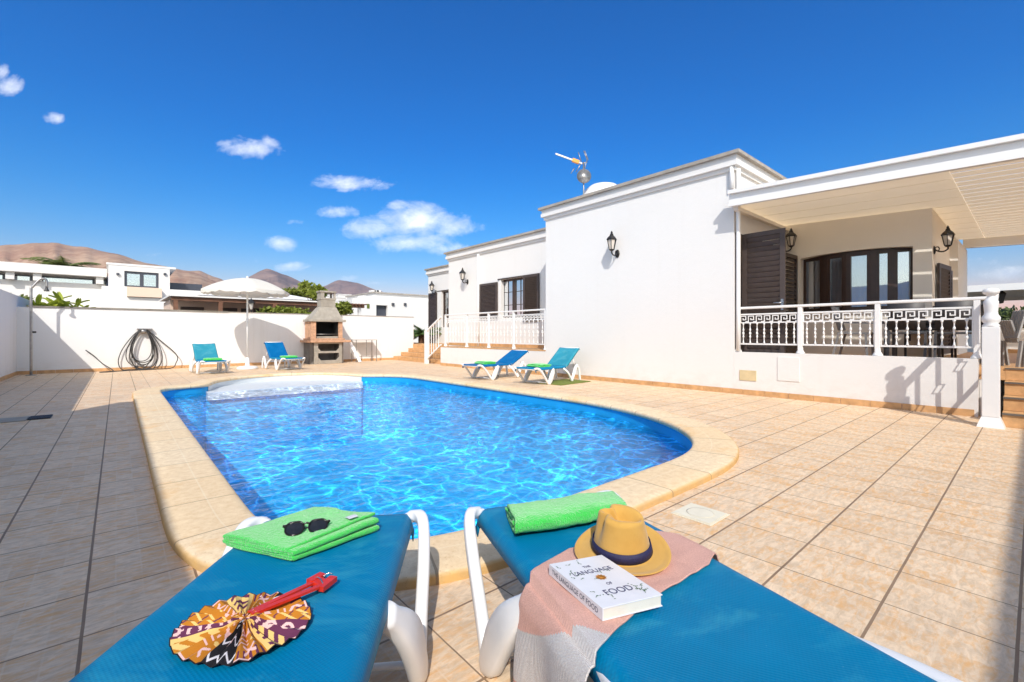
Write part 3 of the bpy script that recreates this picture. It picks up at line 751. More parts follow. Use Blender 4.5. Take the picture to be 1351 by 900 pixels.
# main block nearest the pool
XE = 14.2
b = MB(); b.box(HX, XE, HY, 7.80, -0.05, 3.99); b.build('wall', M['white'], house)
def cornice(pts, z0, zt, parent=house):
    """stepped moulding and cap along a polyline of (x, y), building to the left of travel"""
    mb1, mb2 = MB(), MB()
    for (za, zb, o_, mbx) in ((z0, z0+0.07, 0.035, mb1), (z0+0.07, z0+0.15, 0.085, mb1), (z0+0.15, zt-0.055, 0.07, mb1), (zt-0.055, zt, 0.135, mb2)):
        n_ = len(pts)
        offs = []
        for i, p in enumerate(pts):
            dirs = []
            if i > 0: dirs.append((V(p)-V(pts[i-1])).normalized())
            if i < n_-1: dirs.append((V(pts[i+1])-V(p)).normalized())
            nn_ = [V((d_.y, -d_.x)) for d_ in dirs]
            offs.append(nn_[0] if len(nn_) == 1 else nn_[0]+nn_[1])
        vs = []
        for p, q in zip(pts, offs):
            for (oo, zz) in ((-0.02, za), (o_, za), (o_, zb), (-0.02, zb)): vs.append((p[0]+q.x*oo, p[1]+q.y*oo, zz))
        fs = []
        for i in range(n_-1):
            for k in range(4): fs.append((i*4+k, i*4+(k+1) % 4, (i+1)*4+(k+1) % 4, (i+1)*4+k))
        fs += [(0, 1, 2, 3), tuple((n_-1)*4+k for k in range(4))]
        mbx.add(vs, fs)
    c_ = mb1.build('cornice', M['white'], parent); mb2.build('coping', M['capstone'], c_)
cornice([(XE, HY), (HX, HY), (HX, 7.80), (9.3, 7.80)][::-1], 3.76, 4.06)
MB().box(HX+0.02, XE-0.02, HY+0.02, 7.78, 3.99, 4.01).build('roof', M['white'], house)
# roof dome and mast stand on the roof
DQ = onX(796, 242, 9.9); DQ = V((DQ.x, DQ.y, DQ.z-.515))
b = MB(); b.box(DQ.x-.6, DQ.x+.6, DQ.y-.6, DQ.y+.6, 4.0, DQ.z); b.lathe([(0.62, 0), (0.61, 0.12), (0.52, 0.30), (0.36, 0.43), (0.15, 0.50), (0.0, 0.515)], 28, tuple(DQ)); b.build('roof_dome', M['paint'], house)
# second block with the shuttered window
X1 = 9.0
b = MB(); WIN = (9.83, 10.98, 1.50, 2.69)
holed_wall(b, 'x', X1, 7.8, 13.85, -0.05, 3.9, [WIN], 0.28)
b.add([(X1, 13.85, -.05), (14, 13.85, -.05), (14, 13.85, 3.9), (X1, 13.85, 3.9)], [(0, 1, 2, 3)])
b.add([(X1, 7.8, 3.88), (14, 7.8, 3.88), (14, 13.85, 3.88), (X1, 13.85, 3.88)], [(0, 1, 2, 3)])
b.add([(14, 7.8, -.05), (14, 13.85, -.05), (14, 13.85, 3.9), (14, 7.8, 3.9)], [(0, 1, 2, 3)])
b.build('wall', M['white'], house)
cornice([(12.0, 13.85), (X1, 13.85), (X1, 7.80)], 3.62, 3.93)
# third block
X2 = 10.7; Y3 = onX(565, 400, X2).y
z3 = 3.93
b = MB(); yd0, yd1 = onX(595, 400, X2).y, onX(583, 400, X2).y
holed_wall(b, 'x', X2, 13.9, Y3, -0.05, z3, [(yd0, yd1, 1.30, 2.86)], 0.2)
b.add([(X2, Y3, -.05), (14, Y3, -.05), (14, Y3, z3), (X2, Y3, z3)], [(0, 1, 2, 3)])
b.add([(X2, 13.9, z3-.02), (14, 13.9, z3-.02), (14, Y3, z3-.02), (X2, Y3, z3-.02)], [(0, 1, 2, 3)])
b.build('wall', M['white'], house)
cornice([(13.0, Y3), (X2, Y3), (X2, 13.9)], 3.64, 3.96)

def louvre_shutter(parent, c, du, w_, z0, z1, th=0.035, nsl=22, handle=None, name='shutter', tilt=1):
    """c: (x,y) of the hinge edge, du: direction of the leaf in plan"""
    c = V((*c, 0)); du = V((*du, 0)).normalized(); nn_ = V((-du.y, du.x, 0))
    def T(u, v, z): return c+du*u+nn_*v+UP*z
    b = MB()
    def bar(u0, u1, za, zb, v0=-th/2, v1=th/2):
        vs = [T(u, v, z) for z in (za, zb) for v in (v0, v1) for u in (u0, u1)]
        b.add(vs, [(0, 2, 3, 1), (4, 5, 7, 6), (0, 1, 5, 4), (2, 6, 7, 3), (0, 4, 6, 2), (1, 3, 7, 5)])
    s_ = 0.075
    bar(0, s_, z0, z1); bar(w_-s_, w_, z0, z1); bar(s_, w_-s_, z1-s_, z1); bar(s_, w_-s_, z0, z0+s_*1.2)
    H = z1-z0-2.2*s_; 
    o = b.build(name, M['brown'], parent)
    l = MB()
    for k in range(nsl):
        zc = z0+1.2*s_+H*(k+0.5)/nsl; hh = H/nsl*0.40
        vs = []
        for u in (s_-0.004, w_-s_+0.004):
            for (v, z) in ((th*0.46, -hh), (th*0.30, -hh-0.004), (-th*0.46, hh), (-th*0.30, hh+0.004)):
                vs.append(T(u, v*tilt, zc+z))
        l.add(vs, [(0, 1, 5, 4), (1, 2, 6, 5), (2, 3, 7, 6), (3, 0, 4, 7), (0, 3, 2, 1), (4, 5, 6, 7)])
    l.build('louvres', M['brown'], o)
    if handle is not None:
        h = MB(); side = handle
        h.box(-0.02, 0.02, -0.005, 0.008, -0.09, 0.09, bev=0.004)
        h.sweep([(0, 0.01, 0.03), (0, 0.05, 0.03), (-0.04, 0.055, 0.03), (-0.13, 0.055, 0.03)], 0.009)
        h.lathe([(0.014, 0), (0.014, 0.012), (0.006, 0.02)], 10, (0, 0, 0), fn=lambda q: V((q.x, q.z+0.004, q.y-0.05)))
        Mx = Matrix(((du.x, nn_.x*side, 0, 0), (du.y, nn_.y*side, 0, 0), (0, 0, 1, 0), (0, 0, 0, 1)))
        off = T(w_-s_/2, side*(th/2+0.004), z0+(z1-z0)*0.40); h.xf(Matrix.Translation(off) @ Mx)
        h.build('handle', M['chrome'], o)
    return o
def window(parent, axis, c, a0, a1, z0, z1, inset, cols=2, sgn=1, rows=3):
    """framed casement in the plane axis=c (+inset), glass, dark room with a curtain behind"""
    P = (lambda a, z, dd=0.0: (c+(inset+dd)*sgn, a, z)) if axis == 'x' else (lambda a, z, dd=0.0: (a, c+(inset+dd)*sgn, z))
    f = MB()
    def bar(aa, ab, za, zb, d0=-0.03, d1=0.03):
        p, q = P(aa, za, d0), P(ab, zb, d1); f.box(p[0], q[0], p[1], q[1], p[2], q[2])
    t = 0.06
    bar(a0, a1, z0, z0+t); bar(a0, a1, z1-t, z1); bar(a0, a0+t, z0+t, z1-t); bar(a1-t, a1, z0+t, z1-t)
    for k in range(1, cols):
        ac = a0+(a1-a0)*k/cols; bar(ac-t*0.75, ac+t*0.75, z0+t, z1-t, -0.04, 0.025)
    for k in range(cols):
        ca, cb = a0+(a1-a0)*k/cols+t, a0+(a1-a0)*(k+1)/cols-t
        for r_ in range(1, rows): zc = z0+(z1-z0)*r_/rows; bar(ca, cb, zc-0.008, zc+0.008, -0.006, 0.006)
        bar((ca+cb)/2-0.008, (ca+cb)/2+0.008, z0+t, z1-t, -0.005, 0.005)
    fo = f.build('window', M['brownframe'], parent)
    g = MB(); g.add([P(a0+t*.5, z0+t*.5, 0.012), P(a1-t*.5, z0+t*.5, 0.012), P(a1-t*.5, z1-t*.5, 0.012), P(a0+t*.5, z1-t*.5, 0.012)], [(0, 1, 2, 3)])
    g.build('glass_pane', M['glass'], fo)
    return fo, P
# window of the second block
f, P = window(house, 'x', X1, WIN[0], WIN[1]-0.0, WIN[2], WIN[3], 0.12)
b = MB(); b.box(X1+0.28, X1+0.30, WIN[0]-.3, WIN[1]+.3, WIN[2]-.1, WIN[3]+.1); b.build('room_shade_sheet', M['soot_and_room_dark'], f)  # black sheet behind the glass, painted shade of the room
b = MB(); b.grid(lambda u, v: (X1+0.22+0.012*math.sin(u*70), WIN[1]-0.20*u, WIN[2]+(WIN[3]-WIN[2])*v), 40, 4); b.build('curtain', M['curtain'], f)
louvre_shutter(house, (X1-0.035, WIN[0]), (0, -1), 0.66, WIN[2]-0.12, WIN[3]+0.03, nsl=24)
louvre_shutter(house, (X1-0.035, WIN[1]+0.05), (0, 1), 0.92, WIN[2]-0.02, WIN[3]-0.06, nsl=24)
b = MB(); b.box(X1-0.012, X1+0.12, WIN[1]-0.09, WIN[1]+0.02, WIN[2], WIN[3]); b.build('window_jamb', M['white'], house)
b = MB(); b.box(X1-0.03, X1+0.0, WIN[0]-.02, WIN[1]+.05, WIN[3]+0.0, WIN[3]+0.035); b.build('shutter_rail', M['brown'], house)
b = MB(); b.sweep([(X1-0.06, onX(633, 400, X1).y, 0.6), (X1-0.06, onX(633, 400, X1).y, 3.62)], 0.045, seg=10); b.build('downpipe', M['paint'], house)
# glazed door and leaf of the third block
f, P = window(house, 'x', X2, yd0, yd1, 1.30, 2.86, 0.10, cols=1, rows=2)
MB().box(X2+.2, X2+.22, yd0-.2, yd1+.2, 1.2, 3.0).build('room_shade_sheet', M['soot_and_room_dark'], f)  # black sheet for the shade inside the door
ysh = onX(565.5, 400, X2-0.035).y
louvre_shutter(house, (X2-0.035, yd1+0.35), (0, 1), ysh-yd1-0.35, 1.24, 2.84, nsl=24)
MB().box(X2-0.03, X2-0.001, yd1, yd1+0.33, 1.30, 2.86).build('window_jamb', M['white'], house)
MB().box(X2-0.03, X2-0.001, yd0-.02, yd1+.35, 2.87, 2.91).build('shutter_rail', M['brown'], house)

# terrace in front of the second and third block
tr = thing('raised_terrace', 'low white raised terrace with terracotta floor along the back half of the house', 'terrace', (HX, 7.8, 0))
MB().box(HX, X1-0.002, 7.802, 12.55, -0.04, 0.585).build('retaining_wall', M['white'], tr)
MB().box(HX-0.006, X1-0.003, 7.803, 12.56, 0.586, 0.612).build('floor', M['terracotta'], tr)
MB().box(HX+1.17, X2-0.003, 12.58, 20.0, -0.04, 0.606).build('upper_floor', M['terracotta'], tr)
b = MB(); y = 7.83
while y < 12.5: b.box(HX-0.012, HX, y+.002, y+.335, 0, 0.085, bev=0.003); y += .3375
b.build('skirting', M['terracotta'], tr)
b = MB(); y = 7.83
while y < 13.8: b.box(X1-0.012, X1, y+.002, min(y+.335, 13.84), 0.612, 0.70, bev=0.003); y += .3375
b.build('floor_skirting', M['terracotta'], tr)
st_ = thing('garden_steps', 'terracotta tiled steps climbing to the raised terrace beside the end of the garden wall', 'steps', (8.5, 14, 0))
for k in range(3):
    b = MB(); x0 = 8.15+0.32*k
    b.box(x0, 9.02, 12.6, 16.47-0.25*0, 0.15*k, 0.15*k+0.145, bev=0.006); b.build('step', M['terracotta'], st_)
# skirting of the main block and front terrace wall
b = MB(); y = 0.49
while y < 7.78: b.box(HX-0.012, HX, y+.002, min(y+.335, 7.79), 0, 0.085, bev=0.003); y += .3375
b.build('skirting', M['terracotta'], house)

# ---- covered terrace
fl = thing('covered_terrace', 'raised terrace under the white pergola with low white front wall and terracotta floor', 'terrace', (HX, 0.46, 0))
MB().box(HX, HX+0.16, 0.46, HY-0.002, -0.04, 0.70).build('front_wall', M['white'], fl)
MB().box(HX+0.162, 14.4, -4.0, HY-0.004, 0.45, 0.60).build('floor', M['terracotta'], fl)
MB().box(HX+0.17, 14.3, 0.30, 0.458, -0.04, 0.448).build('side_wall', M['white'], fl)
MB().box(14.4, 14.55, -6.0, 0.75, 0.3, 1.13).build('parapet', M['white'], fl)
MB().box(14.388, 14.4, -6.0, 0.75, 0.60, 0.68).build('skirting', M['terracotta'], fl)
# facade with bow window
FX = 10.1
b = MB(); OP = (1.36, 3.03, 1.42, 2.52)
holed_wall(b, 'x', FX, 1.12, HY-0.003, 0.60, 3.45, [OP], 0.45)
b.add([(FX, 1.12, .6), (XE, 1.12, .6), (XE, 1.12, 2.95), (FX, 1.12, 3.45)], [(0, 1, 2, 3)])
b.add([(XE, 1.12, .6), (XE, HY, .6), (XE, HY, 2.95), (XE, 1.12, 2.95)], [(0, 1, 2, 3)])
b.build('facade', M['cream'], house)
MB().box(12.4, XE+.02, 1.00, 1.118, 0.6, 2.85).build('end_pier', M['white'], house)
# segment head of the opening: shallow arched lintel
b = MB(); n_ = 24; vs = []
for i in range(n_+1):
    t = i/n_; y = OP[0]+(OP[1]-OP[0])*t; z = OP[3]-0.045*abs(2*t-1)**2.2
    vs += [(FX-0.006, y, z), (FX-0.006, y, OP[3]+0.02), (FX+0.45, y, z), (FX+0.45, y, OP[3]+0.02)]
fs = []
for i in range(n_):
    a = i*4; fs += [(a, a+1, a+5, a+4), (a, a+4, a+6, a+2), (a+1, a+3, a+7, a+5)]
b.add(vs, fs); b.build('window_lintel', M['cream'], house)
bow = MB(); gl_ = MB(); cu = MB()
def bowx(y, d=0.0): t = (y-(OP[0]+OP[1])/2)/((OP[1]-OP[0])/2); return FX+0.10+0.13*abs(t)**2+d
ys = [OP[1], OP[1]-0.37, OP[1]-0.73, OP[1]-1.10, OP[1]-1.38, OP[0]]
root_b = None
for k in range(5):
    y0, y1 = ys[k], ys[k+1]; a = V((bowx(y0), y0, 0)); c_ = V((bowx(y1), y1, 0)); dd = (c_-a).normalized()
    for q in (a+dd*0.03, c_-dd*0.03): bow.beam((q.x, q.y, OP[2]), (q.x, q.y, OP[3]-0.01), 0.075, 0.075, up=dd)
    for z in (OP[2]+0.035, OP[3]-0.045): bow.beam((a.x, a.y, z), (c_.x, c_.y, z), 0.07, 0.09)
    if k in (1, 3): m_ = a+dd*(0.08); bow.beam((m_.x, m_.y, OP[2]), (m_.x, m_.y, OP[3]-.02), 0.06, 0.05, up=dd)
    gl_.add([(a.x, a.y, OP[2]), (c_.x, c_.y, OP[2]), (c_.x, c_.y, OP[3]), (a.x, a.y, OP[3])], [(0, 1, 2, 3)])
    if k < 5:
        fr_ = (0.0, 1.0)
        p, q = a.lerp(c_, fr_[0]), a.lerp(c_, fr_[1])
        cu.grid(lambda u, v, p=p, q=q: (p.x+(q.x-p.x)*u+0.075+0.008*math.sin(u*44), p.y+(q.y-p.y)*u, OP[2]+(OP[3]-OP[2])*v), 30, 3)
bw = bow.build('bow_window', M['brownframe'], house)
gl_.build('glass_pane', M['glass'], bw); cu.build('curtain', M['curtain'], bw)
MB().box(FX+0.90, FX+0.92, OP[0]-.2, OP[1]+.2, 1.0, 3.0).build('room_shade_sheet', M['soot_and_room_dark'], bw)  # room's shade painted as a black sheet behind the curtain
b = MB(); b.box(FX-0.02, FX+0.14, OP[0]-0.02, OP[1]+0.02, OP[2]-0.05, OP[2]-0.001); b.build('window_sill', M['cream'], bw)
# shutter doors
louvre_shutter(house, (HX+0.22, HY-0.05), (0, -1), 0.66, 0.66, 2.70, nsl=22, handle=-1, name='door_shutter')
louvre_shutter(house, (10.03, 3.07), (-1, 0.03), 0.78, 0.66, 2.53, nsl=22, handle=1, name='door_shutter')
louvre_shutter(house, (FX+0.35, 1.08), (1, -0.10), 0.75, 0.66, 2.20, nsl=22, name='door_shutter')
louvre_shutter(house, (FX+1.25, 1.08), (1, -0.04), 0.62, 0.66, 2.20, nsl=22, name='door_shutter')
b = MB(); b.box(HX+0.05, HX+2.2, HY-0.02, HY-0.001, 0.61, 2.72); b.build('door_opening', M['brownframe'], house)
# small wall fittings
b = MB(); z = onX(976, 488, HX); q = onX(998, 503, HX); b.box(HX-0.012, HX, q.y, z.y, q.z, z.z, bev=0.003); tag(b.build('wall_vent', M['beige'], house), 'beige plastic vent cover low on the white wall', None)
b = MB(); z = onX(1026, 471, HX); q = onX(1055, 504, HX)
b.box(HX-0.010, HX, q.y, z.y, q.z, z.z, bev=0.002); hb = b.build('meter_door', M['white'], house)
b = MB(); b.sweep([(HX-0.04, HY+0.02, 3.45), (HX-0.04, HY+0.02, 3.9)], 0.035, seg=10)
b.sweep(curve_pts([(HX+0.03, HY-0.06, 3.78), (HX+0.03, HY-0.06, 3.35), (HX+0.03, HY-0.06, 2.7), (HX+0.03, HY-0.06, 0.72)], 3), 0.035, seg=10)
b.build('downpipe', M['paint'], house)

# pergola over the terrace (its boards fall slightly towards the steps)
pg = thing('pergola', 'white timber pergola roof over the terrace with open boards at its far side', 'pergola', (7.7, HY, 3.1))
def sh(q): return V((q.x, q.y, q.z+0.043*(q.y-HY)))
b = MB(); b.box(7.62, 7.74, -3.2, HY-0.02, 3.12, 3.30, fn=sh); b.build('fascia', M['paint'], pg)
MB().box(7.56, 7.70, -3.2, HY-0.02, 3.302, 3.36, fn=sh).build('fascia_cap', M['paint'], pg)
MB().box(7.585, 7.618, -3.2, HY-0.02, 3.10, 3.145, fn=sh).build('fascia_bead', M['paint'], pg)
b = MB(); x = 7.76
k = 0
while x < 13.9:
    b.box(x, x+0.292, 0.72, HY-0.01, 3.165+0.004*(k % 2), 3.19, fn=sh); x += 0.295; k += 1
b.build('ceiling_boards', M['ceiling'], pg)
x = 7.80; k = 0
while x < 13.9:
    o = MB().box(x, x+0.229, -3.1, 0.715, 3.163, 3.169, fn=sh).build('slat', M['ceiling'], pg); x += 0.262; k += 1
for y in (3.27,): MB().box(7.75, 13.95, y-0.04, y+0.04, 3.06, 3.118, fn=sh).build('rafter', M['cream'], pg)
MB().box(13.95, 14.07, -3.2, 1.05, 2.98, 3.25, fn=sh).build('fascia', M['paint'], pg)
for (x, y) in ((7.72, -3.0), (13.98, -3.0)): MB().box(x-.07, x+.07, y-.07, y+.07, 0.0 if x < 8 else .6, 2.86).build('post', M['paint'], pg)

# ---- wall lanterns
def lantern(label, pos, nrm, size=1.0, group='wall lanterns on the house'):
    """pos: point on the wall; nrm: outward direction in plan; local: +y outwards"""
    t = thing('wall_lantern', label, 'lantern', pos, math.atan2(-nrm[0], nrm[1]), group)
    s = size
    b = MB(); b.lathe([(0.0, 0), (0.045*s, 0.003), (0.05*s, 0.012), (0.03*s, 0.022), (0.012*s, 0.03)], 14, fn=lambda q: V((q.x, q.z, q.y*1.5)))
    b.sweep(curve_pts([(0, 0.02*s, 0), (0, 0.07*s, -0.03*s), (0, 0.13*s, -0.035*s), (0, 0.175*s, 0.0), (0, 0.175*s, 0.035*s)], 5), 0.012*s, seg=8)
    b.sweep(curve_pts([(0, 0.02*s, 0.045*s), (0, 0.05*s, 0.05*s), (0, 0.07*s, 0.02*s), (0, 0.06*s, -0.02*s)], 5), 0.008*s, seg=6)
    b.build('bracket', M['black'], t, world=False)
    c = (0, 0.175*s, 0.035*s)
    b = MB()
    b.lathe([(0.0, -0.01), (0.03*s, 0.0), (0.045*s, 0.012*s), (0.05*s, 0.02*s), (0.045*s, 0.026*s)], 6, c, smooth=False)
    for k in range(6):
        a = 2*PI*k/6
        b.beam((c[0]+0.046*s*math.cos(a), c[1]+0.046*s*math.sin(a), c[2]+0.02*s), (c[0]+0.082*s*math.cos(a), c[1]+0.082*s*math.sin(a), c[2]+0.19*s), 0.010*s, 0.010*s)
    b.build('cage', M['black'], t, world=False)
    MB().lathe([(0.042*s, 0.022*s), (0.076*s, 0.19*s)], 6, c, smooth=False).build('glass', M['lampglass'], t, world=False)
    b = MB(); b.lathe([(0.094*s, 0.188*s), (0.098*s, 0.20*s), (0.075*s, 0.235*s), (0.045*s, 0.262*s), (0.03*s, 0.285*s), (0.034*s, 0.295*s), (0.018*s, 0.31*s), (0.022*s, 0.325*s), (0.012*s, 0.34*s), (0.0, 0.36*s)], 6, c, smooth=False)
    b.build('cap', M['black'], t, world=False)
    return t
S_ = 1.0
lantern('black wall lantern alone on the blank white wall of the tall block facing the pool', (HX, 5.70, 2.67), (-1, 0), 1.15)
q = onX(617, 372, X1); lantern('black wall lantern left of the shuttered window above the raised terrace', (X1, q.y, q.z), (-1, 0), 1.2)
q = onX(573, 386, X2); lantern('black wall lantern at the far end of the house above the last shutter', (X2, q.y-.15, q.z), (-1, 0), 1.25)
q = onY(1036, 330, HY); lantern('black wall lantern under the pergola between the open shutter door and the bow window', (10.0, HY, 2.68), (0, -1), 1.05)
lantern('black wall lantern on the facade corner right of the bow window under the pergola', (FX+0.18, 1.12, 2.40), (0, -1), .98)

# ---- railings
def baluster_mesh(h=0.36):
    b = MB(); w0 = 0.0075
    b.box(-w0, w0, -w0*.8, w0*.8, -h/2, h/2, bev=0.003)
    for s in (-1, 1):
        b.lathe([(0.0075, -.03), (0.014, -.012), (0.016, 0.0), (0.014, .012), (0.0075, .03)], 8, (0, 0, s*h*0.17))
        b.lathe([(0.0075, -.035*s), (0.011, 0.0), (0.020, .02*s)] if s > 0 else [(0.020, -.02), (0.011, 0.0), (0.0075, .035)], 8, (0, 0, s*(h/2-0.022)))
    pts = [(0.024*math.cos(2*PI*k/14), 0, 0.026*math.sin(2*PI*k/14)) for k in range(14)]
    b.sweep(pts, 0.0085, up=(0, 1, 0), seg=6, closed=True)
    return b.mesh('baluster', M['paint'])
BAL = baluster_mesh()
def railing(root, x, ya, yb, zb, zt, posts, nb_panel, cap=True, skirt=0.07):
    """railing in the plane x, from ya (far) to yb (near); posts list of y"""
    for y in posts:
        b = MB(); b.box(x-.03, x+.03, y-.03, y+.03, zb+0.03, zt-0.015, bev=.006)
        b.lathe([(0.062, 0), (0.058, 0.02), (0.035, 0.06), (0.032, 0.10)], 10, (x, y, zb+.001)); b.build('post', M['paint'], root)
    b = MB(); b.box(x-.034, x+.034, yb-.02, ya+.02, zt-0.014, zt+0.026, bev=.012); b.build('handrail', M['paint'], root)
    for pa, pb in zip(posts, posts[1:]):
        hi, lo = pa-.032, pb+.032; L_ = hi-lo
        zf = zt-0.115
        b = MB()
        for z0, z1, t in ((zf, zf+.025, .014), (zf-.135, zf-.115, .012), (zb+.125, zb+.15, .014)):
            b.box(x-t, x+t, lo, hi, z0, z1, bev=.004)
        for ye in (lo, hi-.012): b.box(x-.009, x+.009, ye, ye+.012, zb+.128, zf+.012)
        pn = b.build('panel', M['paint'], root)
        # meander band
        nu = max(3, round(L_/0.125)); U_ = L_/nu; b = MB(); H_ = 0.105; z0 = zf-.1135; t = .0095
        def bar(u0, u1, w0, w1, base):
            b.box(x-.007, x+.007, base-u1*U_, base-u0*U_, z0+w0*H_, z0+w1*H_)
        e = .085
        for k in range(nu):
            base = hi-k*U_
            bar(0.04, 0.04+e*1.2, 0.0, 1.0, base); bar(0.04+e*1.2, 0.80, 1-e*1.6, 1.0, base); bar(0.80-e*1.2, 0.80, 0.30, 1-e*1.6, base)
            bar(0.36, 0.80-e*1.2, 0.30, 0.30+e*1.5, base); bar(0.36, 0.36+e, 0.30+e*1.5, 0.64, base)
            bar(0.80-e, 1.0, 0.0, e*1.6, base); bar(-0.0, 0.04, 0.0, e*1.6, base)
        b.build('meander_band', M['paint'], pn)
        h = (zf-.135)-(zb+.15); 
        for k in range(nb_panel):
            y = hi-(k+0.5)*L_/nb_panel; o = bpy.data.objects.new('baluster', BAL); COL.objects.link(o); o.parent = pn
            o.location = V((x, y, zb+.15+h/2))-root.location; o.scale = (1, 1, h/0.36)
rl = thing('terrace_railing', 'white cast railing with Greek key band in front of the bow window', 'railing', (HX, HY, 0.7))
pz = [HY-0.035, onX(1056, 440, HX+.08).y, onX(1158, 440, HX+.08).y, onX(1289, 440, HX+.08).y]
railing(rl, HX+.08, HY-0.03, 0.36, 0.70, 1.43, pz, 8)
rl2 = thing('terrace_railing', 'white cast railing along the raised back terrace behind the two loungers', 'railing', (HX, 7.8, 0.6))
pz = [onX(px, 440, HX+.06).y for px in (588, 616, 645, 678)]+[7.86]
railing(rl2, HX+.06, pz[0], 7.85, 0.612, 1.60, pz, 7)
# sloping railing down to the newel at the far steps
ns = thing('stair_railing', 'short sloping white railing with newel post beside the far garden steps', 'railing', (HX, 13.5, 0))
b = MB(); b.box(HX-.03, HX+.09, 13.42, 13.54, 0.0, 1.12, bev=.01); b.lathe([(0.05, 1.12), (0.075, 1.15), (0.05, 1.19), (0.035, 1.21), (0.06, 1.25), (0.06, 1.28), (0.0, 1.31)], 14, (HX+.03, 13.48, 0)); b.build('newel_post', M['paint'], ns)
b = MB(); b.beam((HX+.03, 13.44, 1.12), (HX+.06, 12.62, 1.56), .055, .05); b.build('handrail', M['paint'], ns)
b = MB(); b.beam((HX+.03, 13.44, 0.18), (HX+.06, 12.62, 0.66), .04, .04); b.build('bottom_rail', M['paint'], ns)
for k in range(5):
    t = (k+.6)/5.4; MB().beam((HX+.035, 13.42-.8*t, 0.18+.46*t), (HX+.035, 13.42-.8*t, 1.11+.42*t), .022, .022).build('baluster', M['paint'], ns)
# near newel and its short sloping rail
nw = thing('stair_railing', 'large white newel post with ball top and sloping rail at the right hand steps', 'railing', (7.13, .32, 0))
b = MB(); cx, cy_ = 7.13, .32
b.add([(cx+sx*r_, cy_+sy*r_, z) for r_, z in ((.105, 0), (.10, .02), (.07, .11)) for sx, sy in ((-1, -1), (1, -1), (1, 1), (-1, 1))],
      [(0, 1, 2, 3)]+[(r_*4+k, r_*4+(k+1) % 4, r_*4+4+(k+1) % 4, r_*4+4+k) for r_ in (0, 1) for k in range(4)]+[(8, 9, 10, 11)])
b.box(cx-.068, cx+.068, cy_-.068, cy_+.068, .11, 1.08, bev=.008)
b.lathe([(.066, 1.08), (.07, 1.095), (.055, 1.115), (.072, 1.14), (.074, 1.18), (.055, 1.215), (.052, 1.24), (.058, 1.30), (.060, 1.35), (.048, 1.375), (.038, 1.39), (.03, 1.405), (.036, 1.42), (.062, 1.438), (.068, 1.46), (.064, 1.48), (.04, 1.495), (0, 1.50)], 22, (cx, cy_, 0))
b.build('newel_post', M['paint'], nw)
b = MB(); b.beam((cx+.06, cy_, 1.20), (HX+.05, cy_, 1.47), .06, .045); b.build('handrail', M['paint'], nw)
b = MB(); b.beam((cx+.06, cy_, .22), (HX+.05, cy_, .66), .03, .035); b.build('bottom_rail', M['paint'], nw)
for k in range(4):
    t = (k+.5)/4; x = cx+.1+.62*t; zb_, zt_ = .24+.40*t, 1.18+.26*t; zc = (zb_+zt_)/2
    b = MB(); b.beam((x, cy_, zb_), (x, cy_, zc-.055), .024, .024); b.beam((x, cy_, zc+.055), (x, cy_, zt_), .024, .024)
    b.sweep([(x-.045, cy_, zc), (x, cy_, zc+.06), (x+.045, cy_, zc), (x, cy_, zc-.06)], .008, up=(0, 1, 0), seg=6, closed=True)
    b.build('baluster', M['paint'], nw)
ss = thing('front_steps', 'terracotta steps with dark nosings climbing to the covered terrace at the right edge', 'steps', (7.5, -.3, 0))
for k in range(4):
    x0 = 7.22+.265*k
    s_ = MB().box(x0, HX+.16 if k < 3 else HX+.16, -2.2, .24, 0.15*k+.001, .15*k+.130).build('step', M['terracotta'], ss)
    MB().box(x0-.018, x0+.03, -2.2, .242, .15*k+.1305, .15*k+.149).build('nosing', M['nosing'], s_)
    MB().box(x0+.031, HX+.16, -2.2, .242, .15*k+.131, .15*k+.147).build('tread', M['terracotta'], s_)
    if x0 > HX: break
